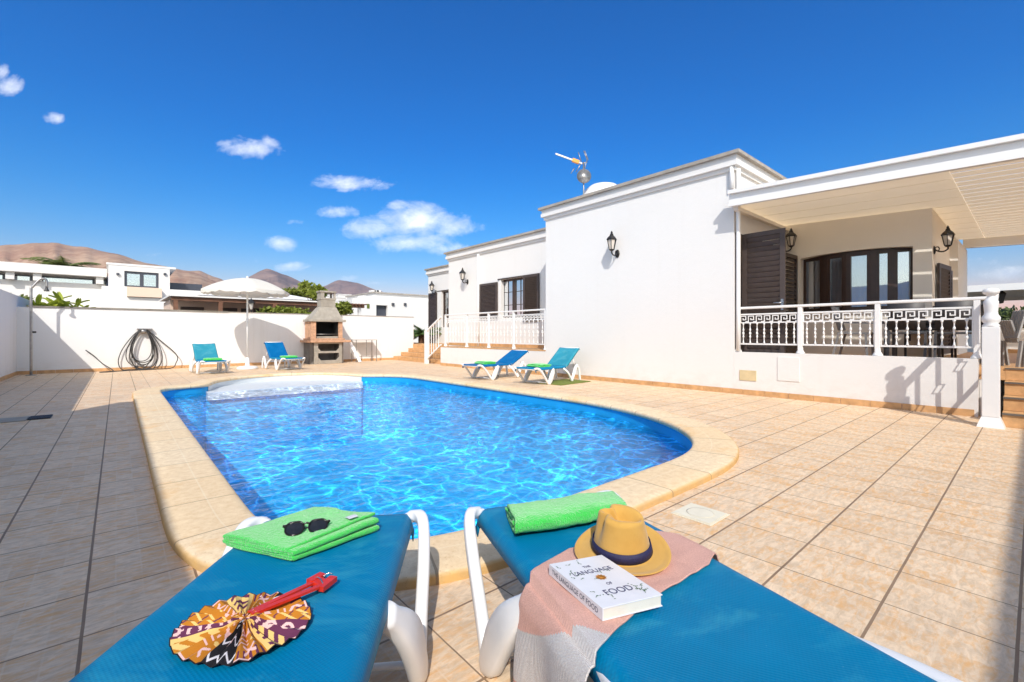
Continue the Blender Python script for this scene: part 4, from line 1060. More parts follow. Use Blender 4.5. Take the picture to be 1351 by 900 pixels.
# ================================================================ loungers
def rise(t, slope): return 0.335+slope*t
def make_lounger(label, slope, back_deg, mats, group):
    """local: x across, +y from the head to the foot end (foot at y=0); t = distance from the foot towards the head"""
    r = thing('sun_lounger', label, 'sun lounger', (0, 0, 0), 0, group)
    HW = 0.26; near = back_deg < 10; hinge = 1.32 if near else 1.0; BL = 0.42 if near else 0.60; ca, sa = math.cos(R(back_deg)), math.sin(R(back_deg))
    zr = lambda t: rise(t, slope)
    def onback(u): return hinge+u*ca, zr(hinge)+u*sa
    def Pt(s, t, z): return (s, -t, z)
    for sd in (-1, 1):
        b = MB(); X_ = lambda s: sd*s
        f = curve_pts([Pt(X_(.225), -.005, .308), Pt(X_(.258), -.018, .328), Pt(X_(.290), .005, .336), Pt(X_(.308), .05, .315), Pt(X_(.316), .14, .235), Pt(X_(.316), .24, .12), Pt(X_(.318), .335, .012)], 5)
        b.sweep(f, [.014+.007*min(1, i/9) for i in range(len(f))], .020, up=(1, 0, 0), seg=12, sharp=.45)
        f = curve_pts([Pt(X_(.318), .33, .012), Pt(X_(.318), .38, .07), Pt(X_(.312), .44, .165), Pt(X_(.296), .505, .25), Pt(X_(.255), .565, zr(.56)-.045)], 5)
        n_ = len(f); b.sweep(f, [.030+.028*math.sin(PI*min(1, i/(n_-1)*1.1)) for i in range(n_)], .026, up=(1, 0, 0), seg=12, sharp=.4)
        b.build('front_leg', M['plastic'], r, world=False)
        b = MB()
        f = curve_pts([Pt(X_(.243), .03, .312)]+[Pt(X_(.243), t, zr(t)-.026) for t in (.1, .3, .6, .9, 1.05)], 4)
        b.sweep(f, .018, .018, seg=12, sharp=.4)
        if near: b.sweep(curve_pts([Pt(X_(.240), .84, zr(.84)-.034), Pt(X_(.250), .96, zr(.96)-.026), Pt(X_(.272), 1.10, zr(1.10)-.016), Pt(X_(.285), 1.3, zr(1.3)-.010), Pt(X_(.290), 1.6, zr(1.6)-.008)], 5), .019, .018, seg=12, sharp=.4)
        b.build('side_rail', M['plastic'], r, world=False)
        b = MB(); H = zr(1.0)
        f = curve_pts([Pt(X_(.262), .90, zr(.92)-.045), Pt(X_(.314), 1.0, .19), Pt(X_(.318), 1.13, .012)], 6)
        b.sweep(f, .022, .022, up=(1, 0, 0), seg=12, sharp=.4)
        f = curve_pts([Pt(X_(.318), 1.12, .012), Pt(X_(.318), 1.19, .14), Pt(X_(.312), 1.27, H-.06), Pt(X_(.31), 1.34, H+.01 if back_deg > 10 else zr(1.3)-.03)], 6)
        b.sweep(f, [.030+.010*math.sin(PI*i/(len(f)-1)) for i in range(len(f))], .026, up=(1, 0, 0), seg=12, sharp=.4)
        f = curve_pts([Pt(X_(.31), 1.325, H+.005 if back_deg > 10 else zr(1.3)-.035), Pt(X_(.312), 1.385, H-.06), Pt(X_(.314), 1.42, .15), Pt(X_(.314), 1.44, .012)], 6)
        b.sweep(f, .022, .022, up=(1, 0, 0), seg=12, sharp=.4)
        b.build('rear_leg', M['plastic'], r, world=False)
    # cross bars
    MB().sweep([Pt(-.235, .0, .312), Pt(.235, .0, .312)], .016, .014, up=(0, 0, 1)).build('foot_bar', M['plastic'], r, world=False)
    MB().sweep([Pt(-.25, .99, zr(1.)-.045), Pt(.25, .99, zr(1.)-.045)], .015, .015).build('cross_bar', M['plastic'], r, world=False)
    MB().sweep([Pt(-.31, .335, .035), Pt(.31, .335, .035)], .011, .011).build('cross_bar', M['plastic'], r, world=False)
    # seat sling: hugs the rails, sags a little, turns down at both long edges and over the foot bar
    def sling(L0, fr):
        def fn(u, v):
            s = (u*2-1); a = abs(s)
            e = max(0.0, (a-.88)/.12)
            x = s*HW*(1.0 if a < .88 else 1.0) ; x = s*.268 if a < .88 else math.copysign(.236+.030*math.sin(e*PI/2), s)
            dz = -.012*(1-a*a) - .052*(1-math.cos(e*PI/2))
            return x, dz
        return fn
    sf = sling(0, 0)
    prof_t = [(.012, -.034), (-.010, -.026), (-.022, -.008), (-.014, .006)]+[(.01+t*(hinge-.01)/26, .010) for t in range(27)]
    nv = len(prof_t); nu = 41; b = MB(); vs = []
    for i in range(nu):
        for j, (t, dz0) in enumerate(prof_t):
            x, dz = sf(i/(nu-1), 0); k = min(1, max(0, t)/.10)
            edge = abs(2*i/(nu-1)-1)
            z = zr(max(t, 0))+dz0+dz*(k if edge < .9 else 1)+.0018*noise.noise(V((x*9, t*7, 1)))
            vs.append(Pt(x, t, z))
    fs = [(i*nv+j, (i+1)*nv+j, (i+1)*nv+j+1, i*nv+j+1) for i in range(nu-1) for j in range(nv-1)]
    b.add(vs, fs, 0, True)
    so_ = b.build('seat_sling', mats[0], r, world=False); mod(so_, 'SOLIDIFY', thickness=.003, offset=-1)
    b = MB(); vs = []; prof_b = [(u*BL/16, .010) for u in range(17)]+[(BL+.016, .004), (BL+.022, -.014), (BL+.008, -.028)]
    nvb = len(prof_b)
    for i in range(nu):
        for (u, dz0) in prof_b:
            x, dz = sf(i/(nu-1), 0); t, z = onback(u); h = dz0+dz
            vs.append(Pt(x*(1-.03*u), t-sa*h, z+ca*h))
    b.add(vs, [(i*nvb+j, (i+1)*nvb+j, (i+1)*nvb+j+1, i*nvb+j+1) for i in range(nu-1) for j in range(nvb-1)], 0, True)
    bo = b.build('backrest', mats[1], r, world=False); mod(bo, 'SOLIDIFY', thickness=.003, offset=-1)
    b = MB()
    for sd in (-1, 1):
        p = [onback(u) for u in (0, .25, .5, BL)]
        b.sweep([Pt(sd*.240, t+sa*.02, z-.022) for t, z in p], .016, .016, seg=10)
    t, z = onback(BL); b.sweep([Pt(-.25, t, z-.006), Pt(.25, t, z-.006)], .015, .015)
    if back_deg > 10:
        t, z = onback(BL*.55)
        for sd in (-1, 1): b.sweep([Pt(sd*.24, t, z-.02), Pt(sd*.245, 1.34, zr(1.3)-.03)], .012, .012)
    b.build('backrest_frame', M['plastic'], bo, world=False)
    return r
GN = 'sun loungers lined up round the pool'
LL = make_lounger('blue sun lounger at bottom left carrying a green towel, sunglasses and a patterned fan', .062, 3.5, (M['sling'], M['sling']), 'near sun loungers at the pool edge')
LL.location = (.595, 1.640, 0); hl = V((.567, .824, 0)).normalized(); LL.rotation_euler = (0, 0, math.atan2(-hl.x, hl.y))
LR = dup(LL, (1.258, 1.262, 0), math.atan2(-.38, .925), 'blue sun lounger at bottom right carrying a pink throw, straw coloured hat and book')
def loc2w(L, s, t, z):   # lounger coordinates -> world
    c, s_ = math.cos(L.rotation_euler.z), math.sin(L.rotation_euler.z)
    x, y = s, -t
    return V((L.location.x+c*x-s_*y, L.location.y+s_*x+c*y, z))
def w2loc(L, p):
    c, s_ = math.cos(L.rotation_euler.z), math.sin(L.rotation_euler.z); dx, dy = p.x-L.location.x, p.y-L.location.y
    return (c*dx+s_*dy, -(-s_*dx+c*dy))
def surf(L, p):          # height of the sling under a world point
    s, t = w2loc(L, p); return rise(max(t, 0), .062)+.010-.011*(1-min(1, (s/.262)**2))
def hit(L, px, py, dz=0.0):
    z = .37
    for _ in range(12): p = onZ(px, py, z); z = surf(L, p)+dz
    return onZ(px, py, z)

F1 = make_lounger('pale blue sun lounger with raised back left of the parasol by the garden wall', 0.0, 44, (M['sling'], M['slingpale']), GN)
F1.location = (1.84, 13.30, 0); F1.rotation_euler = (0, 0, PI+.05)
F2 = make_lounger('deep blue sun lounger with raised back between the parasol and the barbecue', 0.0, 46, (M['sling'], M['slingdeep']), GN)
F2.location = (3.68, 13.42, 0); F2.rotation_euler = (0, 0, PI+.12)
F3 = make_lounger('bright blue sun lounger, left of the pair by the house wall', 0.0, 28, (M['slingdeep'], M['slingdeep']), GN)
F3.location = (5.78, 8.02, 0); F3.rotation_euler = (0, 0, R(95))
F4 = make_lounger('faded turquoise sun lounger on a green mat, right of the pair by the house', 0.0, 38, (M['sling'], M['slingpale']), GN)
F4.location = (6.06, 6.58, 0); F4.rotation_euler = (0, 0, R(97))
b = MB(); b.box(-.33, .33, -.5, .5, 0.001, .018, bev=.006)
tr_ = b.build('green_mat', M['greentray']); tr_.location = (6.98, 6.42, 0.0); tr_.rotation_euler = (0, 0, 1.65)
tag(tr_, 'flat olive green mat lying on the tiles under the turquoise lounger', 'mat')

# ================================================================ towels
def towel(name, label, layers, Lx, Wy, th, mat, loc, rz, zfun=None, bulge=0.0, group=None, seed=0, taper=0.0, skew=0.0, taperz=0.0):
    """a cloth folded back and forth: serpentine section (along x) swept over its width (y)"""
    path = []; g = th*1.08; r_ = g/2
    for k in range(layers):
        a, c_ = (-Lx/2, Lx/2) if k % 2 == 0 else (Lx/2, -Lx/2)
        short = 0.010*((k*7+seed) % 3)
        xs = [a+(c_-a)*i/14 for i in range(15)]
        path += [(x*(1-short/Lx*2 if i in (0, 14) else 1), g*k) for i, x in enumerate(xs)]
        if k < layers-1:
            for q in range(1, 6): an = -PI/2+PI*q/6; path.append((c_+math.copysign(r_*1.15*math.cos(an), c_), g*k+r_+r_*math.sin(an)))
    n_ = len(path); nw = 26; vs = []
    for i in range(n_):
        for j in range(nw):
            v = j/(nw-1)*2-1; x, z = path[i]
            k = i/n_
            yy = v*(Wy/2)*(1-taper*(x/Lx+.5))+skew*x+.016*noise.noise(V((x*7, round(k*layers)*5+seed, v)))
            h = 1+bulge*(1-(x/Lx*2)**2)*(1-v*v*.6)
            zz = z*h+(.006*noise.noise(V((x*12+seed, yy*12, round(k*layers)*1.3)))+.002*noise.noise(V((x*40, yy*40, k*9))))*(.3+k)
            zz *= 1-taperz*(1-v)/2
            zz -= .20*th*(abs(v)**6)*k
            vs.append(V((x+.003*noise.noise(V((yy*12, k*4, seed))), yy, zz+th/2)))
    b = MB(); b.add(vs, [(i*nw+j, (i+1)*nw+j, (i+1)*nw+j+1, i*nw+j+1) for i in range(n_-1) for j in range(nw-1)], 0, True)
    c, s = math.cos(rz), math.sin(rz)
    if zfun:
        for i, q in enumerate(b.v):
            wx, wy = loc[0]+c*q[0]-s*q[1], loc[1]+s*q[0]+c*q[1]; b.v[i] = (q[0], q[1], q[2]+zfun(V((wx, wy, 0)))-loc[2])
    o = b.build(name, mat); o.location = loc; o.rotation_euler = (0, 0, rz)
    mod(o, 'SOLIDIFY', thickness=th*.92, offset=0); 
    m_ = mod(o, 'SUBSURF', levels=1, render_levels=1)
    tag(o, label, 'towel', group); return o

def rolled_towel(name, label, A, B_, Wy, th, turns, mat, loc, rz, zfun, seed=0):
    """flattened roll: spiral section (half width A, half height B_) swept along y; the open spiral shows at the ends"""
    n_ = int(turns*40); nw = 40; vs = []; r0 = .16
    for i in range(n_+1):
        t = i/n_; an = 2*PI*turns*(1-t)+R(200); k = 1-(1-r0)*(1-t) if False else r0+(1-r0)*t
        for j in range(nw):
            v = j/(nw-1)*2-1
            swell = 1+.10*noise.noise(V((v*1.6+seed, 0, 0)))-.16*max(0, v)**2
            e = .75; ca, sa = math.cos(an), math.sin(an)
            x = A*k*math.copysign(abs(ca)**e, ca)*(1-.06*v); z = B_*k*math.copysign(abs(sa)**e, sa)*swell
            lift = B_*swell-.004
            x += .006*noise.noise(V((v*4, math.cos(an)*1.5+seed, sa*1.5)))+.002*noise.noise(V((v*16, ca*6, sa*6)))
            z += .004*noise.noise(V((v*5+3, ca*2, sa*2+seed)))+.0018*noise.noise(V((v*18, ca*7, sa*7)))
            vs.append(V((x, v*Wy/2+.006*noise.noise(V((ca*2, sa*2, v*2+seed)))-.03*x/A*abs(v), max(.002, z+lift))))
    b = MB(); b.add(vs, [(i*nw+j, (i+1)*nw+j, (i+1)*nw+j+1, i*nw+j+1) for i in range(n_) for j in range(nw-1)], 0, True)
    c, s = math.cos(rz), math.sin(rz)
    for i, q in enumerate(b.v):
        wx, wy = loc[0]+c*q[0]-s*q[1], loc[1]+s*q[0]+c*q[1]; b.v[i] = (q[0], q[1], q[2]+zfun(V((wx, wy, 0)))-loc[2])
    o = b.build(name, mat); o.location = loc; o.rotation_euler = (0, 0, rz)
    mod(o, 'SOLIDIFY', thickness=th, offset=-1); return tag(o, label, 'towel')

# two towels on the near loungers
zl = lambda p: surf(LL, p)+.002
c_ = V((.448, 1.520, 0)); 
T1 = towel('folded_towel', 'bright green towel folded in layers under the sunglasses on the left near lounger', 5, .245, .290, .0110, M['green'], (c_.x, c_.y, zl(c_)), R(-79), zl, .12, None, 3, skew=.33, taperz=.45)
def towel_bits(o, Lx, Wy, z, zf, skew, rz, loc, tagp=True):
    b = MB()
    for k in range(9):   # woven band ribs
        x = -.02+.0*k; 
    c, s = math.cos(rz), math.sin(rz)
    def W(x, y, h): p = V((loc[0]+c*x-s*y, loc[1]+s*x+c*y, 0)); return V((x, y, zf(p)-loc[2]+h))
    vs = []; fs = []
    for k in range(7):
        y0 = -.085+.013*k
        i0 = len(vs)
        for x in (-.11, .00): vs += [W(x, y0+skew*x*.9, z+.0015), W(x, y0+.006+skew*x*.9, z+.0015), W(x, y0+.006+skew*x*.9, z-.004), W(x, y0+skew*x*.9, z-.004)]
        fs += [(i0, i0+1, i0+5, i0+4), (i0+1, i0+2, i0+6, i0+5), (i0+3, i0, i0+4, i0+7)]
    return vs, fs, W
b = MB(); z4 = .0119*4+.0110
c, s = math.cos(R(-79)), math.sin(R(-79))
def TW(x, y, h=0.0): p = V((c_.x+c*x-s*y, c_.y+s*x+c*y, 0)); return (x, y, zl(p)-zl(c_)+h)
b.grid(lambda u, v: TW(.110-.028*u, .088+.034*v, z4+.005+.002*math.sin(u*3)), 4, 4); b.build('care_label', M['tag'], T1, world=False)
zr_ = lambda p: surf(LR, p)+.002
c2 = V((1.195, 1.085, 0))
T2 = rolled_towel('rolled_towel', 'thick bright green towel rolled up behind the hat on the right near lounger', .125, .040, .425, .011, 2.2, M['green'], (c2.x, c2.y, zr_(c2)), R(-109), zr_, 3)
# towels on the far loungers
for (L_, t, lab, sd, dz) in ((F1, .36, 'green towel folded on the seat of the pale lounger left of the parasol', 1, .345), (F2, .36, 'green towel folded on the seat of the deep blue lounger beside the barbecue', 2, .345),
                     (F3, .42, 'green towel folded on the bright blue lounger nearest the raised terrace', 3, .345), (F4, .42, 'green towel folded on the turquoise lounger by the blank house wall', 5, .345)):
    p = loc2w(L_, 0.0, t, dz-.006)
    towel('folded_towel', lab, 3, .30, .40, .017, M['green'], tuple(p), L_.rotation_euler.z+R(80), None, .25, 'green towels on the far loungers', sd)

# ---- sunglasses
def roundrect(wd, hg, r_, k=5, drop=0.0):
    pts = []
    for cx, cz, a0 in ((wd/2-r_, hg/2-r_, 0), (-wd/2+r_, hg/2-r_, 90), (-wd/2+r_*1.3, -hg/2+r_*1.3, 180), (wd/2-r_*1.3, -hg/2+r_*1.3, 270)):
        rr = r_ if a0 < 180 else r_*1.3
        pts += [(cx+rr*math.cos(R(a0+90*i/k)), cz+rr*math.sin(R(a0+90*i/k))) for i in range(k+1)]
    return pts
gp = hit(LL, 404, 696, .060); ga = hit(LL, 374, 698, .07); gb = hit(LL, 433, 692, .07)
gx = (gb-ga); gx.z = 0; gx.normalize()
sg = thing('sunglasses', 'black rimmed dark sunglasses lying folded on the green towel', 'sunglasses', (gp.x, gp.y, surf(LL, gp)+.061), math.atan2(gx.y, gx.x))
tilt = Matrix.Rotation(R(-50), 4, 'X')
fr_, le_ = MB(), MB()
for sd in (-1, 1):
    pts = roundrect(.052, .042, .017); P3 = [(sd*.033+x, .003*(x*sd/.026)**2, z) for x, z in pts]
    fr_.sweep(P3, .0028, .0026, up=(0, 1, 0), seg=6, closed=True)
    le_.add([(sd*.033, 0.0, 0)]+P3, [(0, i+1, (i+1) % len(P3)+1) for i in range(len(P3))])
fr_.sweep(curve_pts([(-.010, 0, .010), (0, -.002, .013), (.010, 0, .010)], 4), .0028, up=(0, 1, 0))
for sd in (-1, 1): fr_.sweep([(sd*.057, .003, .013), (sd*.066, .006, .015)], .0035, up=(0, 0, 1))
fr_.xf(tilt); le_.xf(tilt)
fr_.build('frame', M['tortoise'], sg, world=False); le_.build('lenses', M['darklens'], sg, world=False)
b = MB(); b.sweep(curve_pts([(.066, .006, .015), (.050, .022, .012), (0.0, .026, .010), (-.045, .022, .004), (-.062, .016, -.006)], 5), .0028, .004); b.xf(tilt); b.build('temple', M['tortoise'], sg, world=False)
b = MB(); b.sweep(curve_pts([(-.066, .006, .015), (-.045, .030, .012), (0.0, .034, .008), (.05, .030, .006), (.074, .016, .0)], 5), .0028, .004); b.xf(tilt); b.build('temple', M['tortoise'], sg, world=False)

# ---- pleated fan
fc = hit(LL, 323, 822, .012); e1 = hit(LL, 438, 767, .01)-fc; e1.z = 0
slopev = V((-.567, -.824, .062)).normalized()
fan = thing('folding_fan', 'round pleated fan in orange, plum and black print with red handle on the lounger', 'hand fan', (fc.x, fc.y, surf(LL, fc)+.004), math.atan2(e1.y, e1.x))
def lz(root, L_, x, y):   # height of the sling relative to the root at local x,y
    c, s = math.cos(root.rotation_euler.z), math.sin(root.rotation_euler.z)
    p = V((root.location.x+c*x-s*y, root.location.y+s*x+c*y, 0)); return surf(L_, p)+.004-root.location.z
ORA, YEL, PLU, BLK, PNK = (.56, .21, .02), (.84, .58, .20), (.14, .035, .085), (.02, .018, .02), (.84, .55, .52)
NA, NR = 780, 64; RF = .142
def fancol(a, r_):
    sec = int(a*14); u = a*14-sec; h = [3, 0, 1, 0, 4, 2, 1, 0, 3, 0, 1, 2, 4, 0][sec % 14]; q = r_
    base = (ORA, YEL, PLU, BLK, ORA)[h]; arcw = u-.5
    if q > .985: return BLK
    rr = q*4.4
    if h == 0:   # orange with pink crosses and dots
        k = int(rr); f = rr-k-.5; x = arcw*q*2.4
        if k % 2 == 1 and (abs(f-x) < .13 or abs(f+x) < .13) and abs(x) < .42: return PNK
        if k % 2 == 0 and f*f+(x-.3)**2 < .03: return YEL
        if k % 2 == 0 and abs(abs(f)-.25) < .07 and x < 0: return PNK
    elif h == 1: # yellow with plum and orange chevrons
        f = (rr+abs(arcw)*1.5*q*2) % 1.15
        if f < .5 and abs(arcw) < .36: return PLU if sec % 3 else ORA
    elif h == 2: # plum with pink rings
        k = int(rr*.8); f = rr*.8-k-.5; x = arcw*q*2.2; d_ = math.hypot(f, x)
        if .22 < d_ < .38: return PNK
        if abs((rr-arcw*3) % 1.6-.8) < .09 and k % 2: return PNK
    elif h == 3: # black with pale zigzags
        z = abs(((a*14*3) % 1)-.5)*1.2
        if abs((rr*.9+z) % 1.5-.75) < .12: return (.85, .80, .80)
        if .35 < q < .6 and abs(arcw) < .14: return PNK
    else:
        if (rr*.9+arcw*2.4) % 1.0 < .25: return YEL
        if (rr*1.3-arcw*3) % 1.4 < .2: return PLU
    # patchwork: another print on the outer third
    if q > .62 and (sec % 4 == 1): return PLU if abs((a*14*5) % 1-.5) < .2 and q > .8 else base
    return base
b = MB(); vs = [(0, 0, .012)]; cols = []
for i in range(NR):
    r_ = (i+1)/NR
    for k in range(NA):
        a = k/NA; tri = abs(((a*26) % 1)-.5)*2
        rr = RF*r_*(1+.012*math.sin(a*2*PI*5)+.003*tri)
        x, y = rr*math.cos(2*PI*a)*.88, rr*math.sin(2*PI*a)*.98
        z = .003+tri*(.0075+.006*(1-r_))*min(1, r_*6)+.016*max(0, 1-r_*3.2)+.006*noise.noise(V((x*18, y*18, 0)))
        vs.append((x, y, z+lz(fan, LL, x, y)))
fs = [(0, 1+k, 1+(k+1) % NA) for k in range(NA)]; cols = [fancol(k/NA, .01) for k in range(NA)]
for i in range(NR-1):
    for k in range(NA):
        k2 = (k+1) % NA; fs.append((1+i*NA+k, 1+(i+1)*NA+k, 1+(i+1)*NA+k2, 1+i*NA+k2)); cols.append(fancol((k+.5)/NA, (i+1.5)/NR))
b.add(vs, fs, 0, False); b.col = cols; o = b.build('cloth', M['fan'], fan, world=False); mod(o, 'SOLIDIFY', thickness=.0012, offset=-1)
HN = e1.length
b = MB(); z0 = lambda x, y, h: lz(fan, LL, x, y)+h
for (ya, yb) in ((.016, .022), (-.010, -.014)):
    b.beam((.012, ya*.3, z0(.012, 0, .022)), (HN*.93, yb, z0(HN, yb, .014)), .012, .006)
b.beam((.03, .004, z0(.03, 0, .020)), (HN*.80, .026, z0(HN*.8, 0, .012)), .007, .004)
b.build('handle_sticks', M['red'], fan, world=False)
b = MB(); b.beam((HN*.80, .030, z0(HN*.8, 0, .014)), (HN*.99, .034, z0(HN, 0, .014)), .020, .010); b.beam((HN*.78, -.018, z0(HN*.8, 0, .013)), (HN*1.01, -.004, z0(HN, 0, .014)), .020, .012)
b.box(HN*.80, HN*.93, -.016, .032, z0(HN*.87, 0, .004), z0(HN*.87, 0, .018), bev=.003); b.build('handle_grip', M['red'], fan, world=False)
b = MB(); b.sweep(curve_pts([(HN*.83, -.02, z0(HN*.85, 0, .014)), (HN*.86, .006, z0(HN*.85, 0, .024)), (HN*.90, .04, z0(HN*.9, 0, .014))], 5), .0016); b.sweep(curve_pts([(HN*.95, .02, z0(HN, 0, .016)), (HN*1.0, .016, z0(HN, 0, .022)), (HN*1.03, .006, z0(HN, 0, .02))], 5), .0014); b.build('clip', M['chrome'], fan, world=False)

# ---- pink throw over the right lounger
ribs = [(.292, .515, .600), (.24, .46, .635), (.20, .425, .665), (.1, .40, .700), (0, .405, .735), (-.1, .435, .785), (-.2, .50, .845), (-.262, .545, .885)]
NU, NV = 230, 150
def ribat(s):
    for (a, b0, c0), (a2, b1, c1) in zip(ribs, ribs[1:]):
        if s <= a and s >= a2: t = (a-s)/(a-a2); return b0+(b1-b0)*t, c0+(c1-c0)*t
    return ribs[-1][1:]
Lbed = .292+.262; Lhang = .335; tot_u = Lbed+Lhang
b = MB(); vs = []; 
for i in range(NU):
    u = i/(NU-1)*tot_u
    for j in range(NV):
        v = j/(NV-1)
        if u <= Lbed:
            s = .292-u; t0, t1 = ribat(s); t = t0+(t1-t0)*v
            z = rise(t, .062)+.010-.011*(1-min(1, (s/.262)**2))-(.03*max(0, (abs(s)-.24)/.05)**2 if abs(s) > .24 else 0)+.006
            if s > .262: z -= (s-.262)*.4
        else:
            h = u-Lbed; t0, t1 = ribs[-1][1:]; t = t0+(t1-t0)*v+.02*h; k = min(1, h/.05)
            s = -.262-.026*math.sin(k*PI/2)-.010*math.sin(h*9+v*3)*min(1, h*5)-.014*math.sin(v*9+1)*min(1, h*4)
            z = rise(t, .062)+.010-.035-max(0, h-.012)+.01*(1-k)
        z += .0035*noise.noise(V((s*22, t*9, 2.0)))+.004*max(0, noise.noise(V((s*6+t*5, t*16, 5.0))))
        q = loc2w(LR, s, t, max(z, .006)); vs.append(q)
fs = []; cols = []
for i in range(NU-1):
    for j in range(NV-1):
        fs.append((i*NV+j, (i+1)*NV+j, (i+1)*NV+j+1, i*NV+j+1)); u = (i+.5)/(NU-1)*tot_u; v = (j+.5)/(NV-1)
        ub = Lbed+.105-.155*v**1.2; band = ub < u < ub+.125-.0*v
        cols.append((.80, .78, .76) if band else (.93, .56, .46))
b.add(vs, fs, 0, True); b.col = cols
o = b.build('throw', M['throw']); mod(o, 'SOLIDIFY', thickness=.004, offset=1); tag(o, 'pink knitted throw with white band hanging over the side of the right near lounger', 'throw')

# ---- book on the throw
TB = .026
def hitb(px, py, dz):
    z = .40
    for _ in range(14): p = onZ(px, py, z); z = surf(LR, p)+.012+dz
    return onZ(px, py, z)
cs = [hitb(738, 753, TB), hitb(780, 724.5, TB), hitb(855, 777, TB), hitb(814.5, 811.5, TB)]
bc = sum(cs, V())/4; lx = ((cs[2]-cs[1])+(cs[3]-cs[0])); lx = lx/2; BL_ = lx.length; BW_ = (((cs[1]-cs[0])+(cs[2]-cs[3]))/2).length
bt = Matrix.Identity(3)
ex = lx.normalized(); ey = (((cs[1]-cs[0])+(cs[2]-cs[3]))/2); ez = ex.cross(ey).normalized()
if ez.z < 0: ez = -ez
ey = ez.cross(ex).normalized()
book = thing('book', 'thick white paperback with floral lettering and an orange flower lying on the pink throw', 'book', bc-ez*TB)
book.rotation_euler = Matrix((ex, ey, ez)).transposed().to_euler()
# local: x along the spine length, y across (spine at -y), z up
b = MB(); hx, hy = BL_/2, BW_/2
cov = simple('book_cover', (.80, .80, .82), .38, .05, 18, 60, .02)
b.box(-hx, hx, -hy, hy, TB-.0025, TB, bev=.0008); b.box(-hx, hx, -hy, hy, 0, .0025, bev=.0008)
b.box(-hx, hx, -hy, -hy+.0025, .0026, TB-.0026)
b.build('cover', cov, book, world=False)
MB().box(-hx+.003, hx-.002, -hy+.0026, hy-.003, .0026, TB-.0026).build('pages', M['paper'], book, world=False)
sc_ = BL_/.21
def put_text(mb, txt, size, x, y, z, rot=0.0, sq=1.0):
    vs, fs = text_mesh(txt, size, .0002); c, s = math.cos(rot), math.sin(rot)
    mb.add([V((x+c*v.x*sq-s*v.y, y+s*v.x*sq+c*v.y, z+v.z)) for v in vs], fs)
b = MB()
# the title reads across the short side: text up = -x ; rotate by -90 deg + so lines stack along x
for txt, size, x in (('THE', .013, -.060), ('LANGUAGE', .024, -.036), ('OF', .014, .026), ('FOOD', .030, .058)):
    put_text(b, txt, size*sc_, x*sc_, 0.0, TB+.0006, R(90), .82)
b.build('title_lettering', M['ink'], book, world=False)
b = MB(); put_text(b, 'THE LANGUAGE OF FOOD', .015*sc_, 0, 0, 0); vs = b.v; b.v = [(x, -hy-.0004, TB/2+y) for x, y, z in vs]
b.build('spine_lettering', M['ink'], book, world=False)
b = MB(); rnd = random.Random(4)
for k in range(22):
    x, y = rnd.uniform(-hx*.85, hx*.9), rnd.uniform(-hy*.86, hy*.86)
    if abs(y) < hy*.55 and rnd.random() < .6: y = math.copysign(hy*rnd.uniform(.6, .85), y)
    a = rnd.uniform(0, PI*2)
    for q in range(rnd.choice((3, 4, 5))):
        aa = a+q*1.1; l = .0050*sc_; c, s = math.cos(aa), math.sin(aa); p0 = V((x+.006*q*math.cos(a), y+.006*q*math.sin(a), TB+.0008)); w_ = .0015
        b.add([p0, p0+V((c*l/2-s*w_, s*l/2+c*w_, 0)), p0+V((c*l, s*l, 0)), p0+V((c*l/2+s*w_, s*l/2-c*w_, 0))], [(0, 1, 2, 3)])
b.build('leaf_print', M['leafink'], book, world=False)
b = MB(); cxx, cyy = -.004*sc_, .0
for k in range(10):
    a = 2*PI*k/10; p0 = V((cxx, cyy, TB+.0010)); l = .013*sc_; w_ = .0045
    c, s = math.cos(a), math.sin(a); b.add([p0, p0+V((c*l*.6-s*w_, s*l*.6+c*w_, 0)), p0+V((c*l, s*l, 0)), p0+V((c*l*.6+s*w_, s*l*.6-c*w_, 0))], [(0, 1, 2, 3)])
b.lathe([(.0065*sc_, 0), (.0065*sc_, .0007), (0, .0008)], 12, (cxx, cyy, TB+.0009)); b.build('flower_print', M['orangedot'], book, world=False)

# ---- hat
hc = hitb(820, 733, .004)
e_ = (onZ(760, 730, hc.z)-hc); 
hat = thing('hat', 'ochre felt fedora with navy ribbon resting on the throw beside the book', 'hat', (hc.x, hc.y, surf(LR, hc)+.030))
fdir = math.atan2(-RT.y*.8+FW.y*.35, -RT.x*.8+FW.x*.35)   # the pinched front points to the left and away
hat.rotation_euler = (Matrix.Rotation(R(11), 3, RT) @ Matrix.Rotation(R(-4), 3, FW) @ Matrix.Rotation(fdir, 3, 'Z')).to_euler()
b = MB(); NS = 64
def ring_pt(a, rx, ry, z): return (rx*math.cos(a), ry*math.sin(a), z)
rows = []
BR = .127
for rr, zz in ((BR, .0), (BR-.001, .003), (BR-.012, .002), (.11, .0), (.09, .002), (.078, .005), (.074, .010)):
    rows.append([(ring_pt(2*PI*k/NS, rr*1.04 if rr > .08 else rr*1.05, rr*.95, zz+((rr/BR)**2)*(.006+.014*max(0, abs(math.sin(2*PI*k/NS)))**2-.012*max(0, math.cos(2*PI*k/NS))*1.0 if rr > .085 else 0))) for k in range(NS)])
CH = .098
for t in [i/12 for i in range(13)]:
    z = .010+CH*t; row = []
    for k in range(NS):
        a = 2*PI*k/NS; f = max(0, math.cos(a)); r0 = .074-.018*t
        pinch = .020*t*math.exp(-((abs(a if a < PI else a-2*PI)-.55)/.28)**2)
        row.append(ring_pt(a, (r0-pinch)*1.08, (r0-pinch)*.93, z+.006*t*f))
    rows.append(row)
